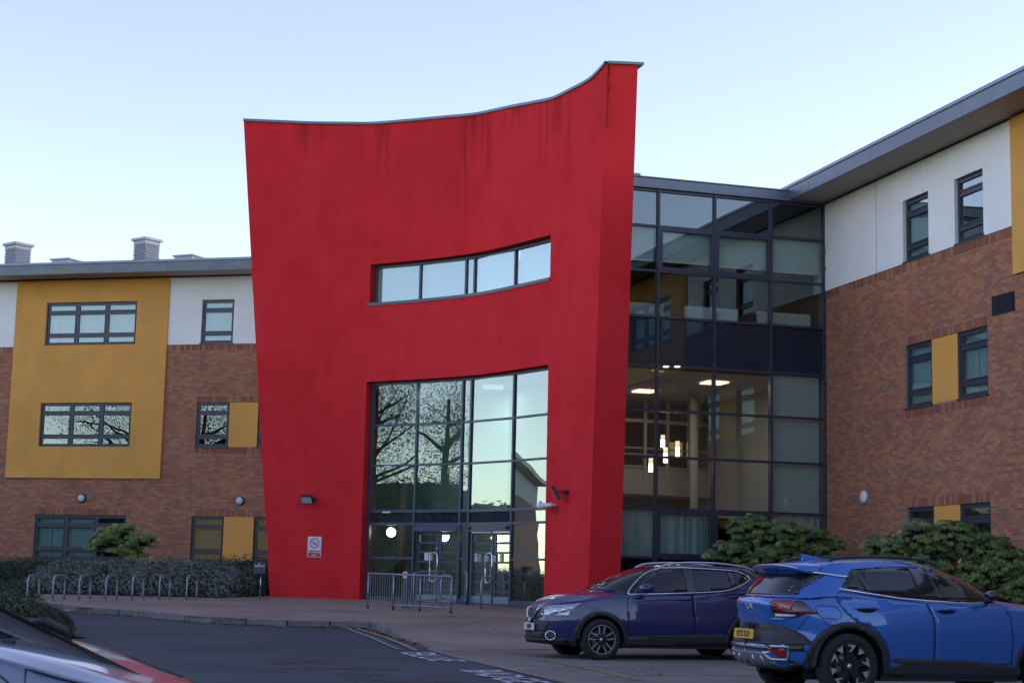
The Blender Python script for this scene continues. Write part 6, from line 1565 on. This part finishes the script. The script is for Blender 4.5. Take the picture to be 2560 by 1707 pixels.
# ------------- bright blue car facing right, its tail towards us
PK = paint('bright_blue_paint', (.020, .125, .43), .25)
W2 = .925
S2 = dict(W=W2, x0=1.3, nf=4.0, nr=4.0, wheels=(2.68, 0), arch=.43, wr=.37, taperf=.07, taperr=.06,
    side=[(.2, .93), (.34, .955), (.50, .975), (.62, .992), (.78, 1.0), (.92, .992), (1.02, .972), (1.10, .94), (1.25, .90)],
    low=[(-1, .34), (-.6, .33), (.5, .27), (2.2, .27), (3.1, .28), (3.6, .3)],
    xf=[(.2, 3.4), (.3, 3.53), (.45, 3.57), (.6, 3.59), (.75, 3.58), (.85, 3.55), (.95, 3.48), (1.05, 3.4)],
    xr=[(.28, -.74), (.36, -.83), (.45, -.875), (.58, -.895), (.64, -.855), (.74, -.79), (.82, -.80), (.92, -.825), (1.08, -.85), (1.13, -.81), (1.2, -.72)],
    edge=[(-.95, 1.10), (-.6, 1.15), (-.3, 1.20), (.0, 1.205), (.4, 1.165), (.9, 1.12), (1.6, 1.095), (2.0, 1.09), (2.4, 1.03), (2.8, .98), (3.2, .92), (3.5, .84)],
    centre=[(-.95, 1.12), (-.6, 1.16), (0, 1.2), (1.8, 1.18), (2.1, 1.16), (2.5, 1.12), (3.0, 1.05), (3.3, .98), (3.5, .88)], dp=3.2,
    gh=dict(xrb=-.76, xfb=2.35, xrt=-.36, xft=1.22, Wb=.865, Wt=.61, nf=3.0, nr=3.6,
        rail=[(-.5, 1.44), (-.1, 1.515), (.3, 1.55), (.8, 1.565), (1.2, 1.535), (1.6, 1.46)], roof=[(-.5, 1.50), (-.1, 1.575), (.3, 1.61), (.75, 1.62), (1.2, 1.59), (1.6, 1.52)]))
def build_bright_car():
    K = gp(2130, 1748, lambda x, y: .1); O = K - (Vector((GF.n.x, GF.n.y, 0)) * -1) * W2
    root = thing('parked_car', 'bright blue car with black roof rails seen from behind', 'car', (O.x, O.y, .1), GF.rz, 'cars parked in the bays')
    c = Car(S2, root, PK); liners(root, S2); P0_ = c.patch
    # this car shows its right flank (y < 0): patches are mirrored to both flanks
    P = c.patch
    for x in S2['wheels']:
        for sg in (1, -1): wheel(root, x, sg * (W2 - .125), .37, .262, 'B', sg)
    fr_ = [(-.07, 1.245), (.10, 1.44), (.16, 1.472), (.50, 1.505), (.92, 1.52), (1.14, 1.512), (1.46, 1.455), (1.76, 1.335), (2.06, 1.16), (2.04, 1.13), (1.55, 1.115), (1.0, 1.135), (.66, 1.155), (.33, 1.195)]
    P('window_surround', fr_, M['blackgloss'], off=.002, th=.01)
    gA = [(1.20, 1.155), (1.10, 1.49), (1.42, 1.445), (1.70, 1.335), (1.92, 1.205), (1.90, 1.145)]; gB = [(.98, 1.16), (.33, 1.215), (.21, 1.465), (.90, 1.498)]; gC = [(.27, 1.225), (.0, 1.255), (.12, 1.435), (.17, 1.455)]
    for nm, g in (('front_side_window', gA), ('rear_side_window', gB), ('quarter_window', gC)): P(nm, cl_round(g, .02), M['carglass'], off=.006, th=.008)
    c.trim('chrome_beltline', [(-.085, 1.238), (.33, 1.182), (.66, 1.143), (1.0, 1.122), (1.55, 1.10), (2.05, 1.118), (2.12, 1.128)], .012, M['chrome'], off=.008)
    c.trim('chrome_roof_flick', [(-.36, 1.425), (-.20, 1.405), (-.05, 1.385), (.07, 1.375)], .013, M['chrome'], off=.008)
    P('windscreen', [(-.72, 1.15), (.72, 1.15), (.56, 1.50), (0, 1.53), (-.56, 1.50)], M['carglass'], ax='front', off=.004, mirror=False, step=.07)
    P('rear_window', cl_round([(-.66, 1.165), (0, 1.155), (.66, 1.165), (.58, 1.37), (.52, 1.41), (-.52, 1.41), (-.58, 1.37)], .04), M['carglass'], ax='rear', off=.004, mirror=False, step=.05)
    P('rear_pillar_trim', [(-.18, 1.405), (-.44, 1.415), (-.60, 1.21), (-.57, 1.185)], M['blackgloss'], off=.003, th=.01)
    # spoiler over the rear window
    sp = MB(); nn = 16
    for k in range(nn + 1):
        y = lerp(-.60, .60, k / nn); e = (abs(y) / .60) ** 3; xe = -.60 + .10 * e; zt = 1.515 - .04 * e
        sp.v += [(-.20, y, 1.555 - .06 * e), (xe, y, zt), (xe - .012, y, zt - .022), (xe + .05, y, zt - .055), (-.30, y, 1.40)]
    sp.f = [(5 * k + j, 5 * k + 5 + j, 5 * k + 6 + j, 5 * k + 1 + j) for k in range(nn) for j in range(4)] + [(0, 1, 2, 3, 4), tuple(5 * nn + j for j in (4, 3, 2, 1, 0))]
    sp.build('roof_spoiler', PK, root, smooth=True); MB().tube([(-.60 + .10 * (abs(y) / .6) ** 3 - .01, y, 1.51 - .04 * (abs(y) / .6) ** 3 - .004) for y in [lerp(-.60, .60, k / 16) for k in range(17)]], .009, 6).build('spoiler_edge', M['silver'], root, smooth=True)
    fn = MB(); fn.add([(-.17, .0, 1.575), (.10, .0, 1.60), (-.13, .0, 1.645), (-.19, .0, 1.64), (-.16, .035, 1.575), (.02, .03, 1.59), (-.16, -.035, 1.575), (.02, -.03, 1.59), (-.15, .010, 1.635), (-.15, -.010, 1.635)], [(4, 5, 1, 8), (5, 1, 8), (6, 9, 1, 7), (3, 8, 1, 2), (3, 2, 1, 9), (0, 4, 8, 3), (0, 3, 9, 6), (8, 1, 9)]); fn.build('shark_fin_aerial', PK, root)
    for sg in (1, -1):
        rp = smoothpoly([(-.10, 1.565), (.08, 1.60), (.5, 1.622), (.95, 1.618), (1.20, 1.585), (1.34, 1.535)], 4, False)
        MB().tube([(x, sg * .555, z) for x, z in rp], [.006] + [.016] * (len(rp) - 2) + [.006], 8).build('roof_rail', M['black'], root, smooth=True)
    # doors
    rd = [(-.10, 1.21), (-.13, 1.13), (-.04, .98), (.10, .86), (.30, .80), (.46, .62), (.52, .42), (1.075, .40), (1.075, .8), (1.06, .95), (1.0, 1.10), (.5, 1.145)]; fd = [(1.012, 1.10), (1.075, .93), (1.088, .8), (1.088, .40), (2.12, .41), (2.13, .7), (2.10, .98), (2.02, 1.09), (1.5, 1.085)]
    for nm, d, hx in (('rear_door', rd, .22), ('front_door', fd, 1.24)):
        os_ = P(nm, d, PK, off=.0028, th=.006, step=.05); c.trim('shut_line', d, .0042, M['seam'], off=.0005, closed=True)
        for o, sg in zip(os_, (1, -1)):
            a, _ = c.pr('side', hx - .15, 1.02, .004); b_, _ = c.pr('side', hx, 1.025, .030); d_, _ = c.pr('side', hx + .15, 1.02, .004)
            MB().tube([(a.x, a.y * sg, a.z), (b_.x - .06, b_.y * sg, b_.z), (b_.x + .06, b_.y * sg, b_.z), (d_.x, d_.y * sg, d_.z)], [.006, .020, .020, .006], 8).build('handle', PK, o, smooth=True)
            q = c.patch('handle_shade', smoothpoly([(hx - .12, 1.0), (hx, .975), (hx + .12, 1.0), (hx, 1.03)], 3), M['seam'], off=.0045, th=.002, mirror=False, parent=o);  # flat dark patch, no hollow: shade under the handle put into colour
            if sg < 0:
                for oo in q:
                    for v in oo.data.vertices: v.co.y *= -1
                    oo.data.flip_normals()
    c.trim('fuel_flap', cl_round([(-.38, 1.045), (-.14, 1.045), (-.08, .96), (-.10, .90), (-.30, .90), (-.36, .96)], .05), .0038, M['seam'], off=.0005, closed=True)
    c.trim('bumper_line', [(-.84, .56), (-.66, .535), (-.44, .525)], .008, M['seam'], off=.001); c.trim('quarter_line', [(-.36, .96), (-.22, .80), (-.16, .77)], .0035, M['seam'], off=.0005)
    for wx in S2['wheels']: P('arch_cladding', arch_trim(c, S2, wx, .075), M['clad'], off=.013, th=.03, step=.05)
    P('sill_cladding', [(.50, .27), (2.19, .28), (2.21, .38), (1.7, .44), (1.08, .455), (.52, .47), (.56, .44), (.66, .40), (.47, .36)], M['clad'], off=.009, th=.02, step=.06)
    # tail: lamps, light band, plate recess, bumper, skid panel
    P('tail_light', [(-.50, 1.085), (-.60, 1.10), (-.72, 1.105), (-.79, 1.09), (-.79, .99), (-.76, .90), (-.66, .895), (-.55, .915), (-.50, .945), (-.34, .955), (-.38, .985), (-.43, 1.03)], M['smoke'], off=.008, th=.012, step=.03)
    P('brake_lamp', [(-.74, .965), (-.56, .957), (-.40, .967), (-.42, .985), (-.58, .985), (-.70, 1.01), (-.775, 1.06), (-.785, 1.03)], M['redlens'], off=.012, th=.006, step=.03)
    P('reversing_lamp', [(-.755, .905), (-.66, .905), (-.57, .925), (-.60, .94), (-.755, .945)], M['clear'], off=.012, th=.006, step=.03)
    P('tail_light_inner', [(.42, 1.105), (.66, 1.10), (.66, .97), (.60, .985)], M['redlens'], ax='rear', off=.010, th=.01, step=.03)
    c.trim('tailgate_line', [(-.76, 1.125), (0, 1.13), (.76, 1.125)], .006, M['seam'], ax='rear', off=.001, mirror=False); c.trim('tailgate_line', [(.76, .94), (.70, .80), (.66, .745)], .0045, M['seam'], ax='rear', off=.001)
    P('lower_tail_panel', smoothpoly([(-.74, .60), (.74, .60), (.76, .66), (.68, .755), (.50, .815), (0, .835), (-.50, .815), (-.68, .755), (-.76, .66)], 2), M['clad'], ax='rear', off=.006, th=.01, mirror=False, step=.05)
    P('side_tail_panel', [(-.66, .58), (-.70, .63), (-.74, .70), (-.79, .745), (-.815, .70), (-.84, .58)], M['clad'], off=.006, th=.01, step=.04)
    P('bumper_strip', [(-.74, .525), (.74, .525), (.74, .60), (-.74, .60)], M['blackgloss'], ax='rear', off=.005, mirror=False)
    plate(c, root, 'NY25 KZH', 'rear', .70, -.9, .52, .112, M['plateY'], tilt=radians(-6))
    P('skid_panel', [(-.55, .355), (.55, .355), (.50, .46), (.40, .50), (-.40, .50), (-.50, .46)], M['lowtrim'], ax='rear', off=.010, th=.02, mirror=False)
    for yy in (-.36, -.18, 0, .18, .36): c.trim('skid_rib', [(yy * 1.1, .37), (yy, .47)], .010, M['silver'], ax='rear', off=.014, mirror=False)
    P('rear_valance', [(-.70, .31), (.70, .31), (.70, .355), (-.70, .355)], M['clad'], ax='rear', off=.006, mirror=False); P('rear_lower_cladding', [(-.46, .31), (-.80, .32), (-.84, .36), (-.66, .39), (-.42, .40)], M['clad'], off=.008, th=.02, step=.05)
    fl = [(-.665, .575), (-.90, .575), (-.93, .555), (-.86, .50), (-.80, .43), (-.665, .43)]; c.trim('fog_surround', fl, .016, M['silver'], off=.012, closed=True); P('rear_fog_lamp', [(-.68, .56), (-.86, .56), (-.80, .50), (-.76, .445), (-.68, .445)], M['redlens'], off=.006, th=.006, step=.03)
    # badges
    def strokes(name, L, ax, y0, z0, s, r=.0055):
        b = None
        for k, st in enumerate(L): b = c.trim(name, [(y0 - x * s, z0 + z * s) for x, z in st], r, M['silver'], ax=ax, off=.004, mirror=False, step=.02)[0]
    strokes('badge_letter', [[(-.95, -.5), (-.95, .5)], [(-.95, -.05), (-.35, .5)], [(-.75, .1), (-.35, -.5), (-.05, -.5), (.12, .5)], [(.12, .5), (.20, -.5)], [(.20, -.5), (.62, .5), (.95, -.5)]], 'rear', 0, 1.015, .085)
    strokes('model_badge', [[(-1, 0), (1, 0)]], 'rear', -.52, .885, .07, .007); strokes('model_badge', [[(-1, 0), (1, 0)]], 'rear', .50, .885, .08, .007)
    for sg in (1, -1):
        MB().tube([(1.80, sg * .86, 1.12), (1.80, sg * .98, 1.15)], .03, 8).build('mirror_arm', M['black'], root, smooth=True); b = MB(); n = 12
        for i in range(9):
            t = i / 8; rr = sqrt(max(0, 1 - (2 * t - 1) ** 4)); yy = sg * (.93 + .20 * t)
            for k in range(n): a = 2 * pi * k / n; b.v.append((1.78 + .07 * cos(a) * rr - .02 * t, yy, 1.20 + .062 * sin(a) * rr))
        b.f = [(i * n + k, i * n + (k + 1) % n, (i + 1) * n + (k + 1) % n, (i + 1) * n + k) for i in range(8) for k in range(n)]; b.build('door_mirror', M['blackgloss'], root, smooth=True)
    P('headlight', [(3.30, .80), (3.52, .74), (3.50, .86), (3.20, .95), (3.05, .95)], M['clear'], off=.006)
build_bright_car()
# ------------- silver grey car close by at the lower left
PS = paint('silver_grey_paint', (.13, .16, .22), .55)
W3 = .87
S3 = dict(W=W3, x0=-1.2, nf=3.2, nr=4.0, wheels=(0, -2.55), arch=.37, wr=.32, taperf=.10, taperr=.08,
    side=[(.15, .93), (.3, .96), (.5, .99), (.65, 1.0), (.8, .985), (.9, .96), (1.0, .92), (1.1, .88)],
    low=[(-3.4, .3), (-2.2, .24), (-.5, .22), (1, .22)],
    xf=[(.2, .75), (.3, .84), (.45, .87), (.6, .865), (.7, .83), (.8, .75), (.9, .6)],
    xr=[(.2, -3.2), (.4, -3.35), (.7, -3.36), (.95, -3.3), (1.1, -3.2)],
    edge=[(-3.4, 1.0), (-2.4, 1.04), (-1.2, 1.0), (-.7, .985), (-.35, .95), (0, .89), (.3, .81), (.55, .73), (.8, .66)],
    centre=[(-3.4, 1.05), (-1.2, 1.05), (-.6, 1.02), (-.35, .99), (0, .935), (.3, .865), (.55, .79), (.75, .74), (.9, .68)], dp=6,
    gh=dict(xrb=-3.2, xfb=-.20, xrt=-2.8, xft=-.92, Wb=.80, Wt=.66, nf=6, nr=3.4,
        rail=[(-3, 1.38), (-2.4, 1.43), (-1.8, 1.44), (-1.3, 1.41), (-1, 1.36)], roof=[(-3, 1.43), (-2.4, 1.48), (-1.8, 1.49), (-1.3, 1.46), (-1, 1.41)]))
def build_near_car(O, rz):
    root = thing('parked_car', 'silver grey car close by at lower left, cut by the frame', 'car', O, rz, 'cars parked in the bays')
    c = Car(S3, root, PS); liners(root, S3); P = c.patch
    for x in S3['wheels']:
        for sg in (1, -1): wheel(root, x, sg * (W3 - .12), .32, .22, 'C', sg)
    P('windscreen', [(-.70, 1.015), (-.35, 1.05), (0, 1.06), (.35, 1.05), (.70, 1.015), (.52, 1.37), (.3, 1.405), (0, 1.415), (-.3, 1.405), (-.52, 1.37)], M['carglass'], ax='front', off=.004, mirror=False, step=.06)
    P('side_window', [(-.85, 1.05), (-1.3, 1.33), (-2.6, 1.35), (-2.75, 1.10), (-1.6, 1.05)], M['carglass'], off=.004)
    P('rear_window', [(-.5, 1.08), (.5, 1.08), (.44, 1.36), (-.44, 1.36)], M['carglass'], ax='rear', off=.004, mirror=False)
    c.trim('wing_line', [(-.62, .83), (-.30, .79), (.1, .745), (.45, .68), (.7, .55)], .005, M['seam'], ax='top', off=0)
    c.trim('shut_line', [(-.62, 1.0), (-.58, .93), (-.47, .84), (-.40, .72), (-.42, .3)], .006, M['seam'], off=.0)
    c.trim('shut_line', [(-1.6, 1.03), (-1.6, .3)], .006, M['seam'], off=.0)
    P('cowl_cover', [(-.26, -.70), (-.10, -.45), (-.05, 0), (-.10, .45), (-.26, .70), (-.42, .60), (-.30, 0), (-.42, -.60)], M['black'], ax='top', off=.006, mirror=False)
    c.trim('wiper', [(-.40, -.60), (-.30, -.1), (-.27, .12)], .010, M['black'], ax='top', off=.02, mirror=False); c.trim('wiper', [(-.32, .0), (-.34, .35), (-.42, .58)], .010, M['black'], ax='top', off=.02, mirror=False)
    MB().tube([c.pr('top', -.12, .34, .0)[0], c.pr('top', -.10, .28, .055)[0], c.pr('top', -.02, .24, .075)[0], c.pr('top', .08, .26, .055)[0], c.pr('top', .10, .32, .0)[0]], [.014, .022, .024, .022, .014], 8).build('wiper_arm', M['black'], root, smooth=True)
    for y in (-.28, .28): p, n = c.pr('top', .02, y, .0); MB().box(-.03, .03, -.02, .02, -.01, .016).build('washer_nozzle', M['black'], root, loc=p, bevel=.006)
    P('headlight', [(.40, .68), (.70, .60), (.78, .66), (.55, .74)], M['clear'], off=.006); P('grille', [(-.4, .5), (.4, .5), (.45, .62), (-.45, .62)], M['black'], ax='front', off=.006, mirror=False)
    for sg in (1, -1):
        b = MB(); n = 12; MB().tube([(-.72, sg * .80, 1.0), (-.70, sg * .95, 1.02)], .03, 8).build('mirror_arm', M['black'], root, smooth=True)
        for i in range(9):
            t = i / 8; rr = sqrt(max(0, 1 - (2 * t - 1) ** 4)); yy = sg * (.88 + .20 * t)
            for k in range(n): a = 2 * pi * k / n; b.v.append((-.70 + .065 * cos(a) * rr, yy, 1.06 + .065 * sin(a) * rr))
        b.f = [(i * n + k, i * n + (k + 1) % n, (i + 1) * n + (k + 1) % n, (i + 1) * n + k) for i in range(8) for k in range(n)]; b.build('door_mirror', M['black'], root, smooth=True)
NC = (-2.28, 8.05, radians(-5))
build_near_car((NC[0], NC[1], .085), NC[2])
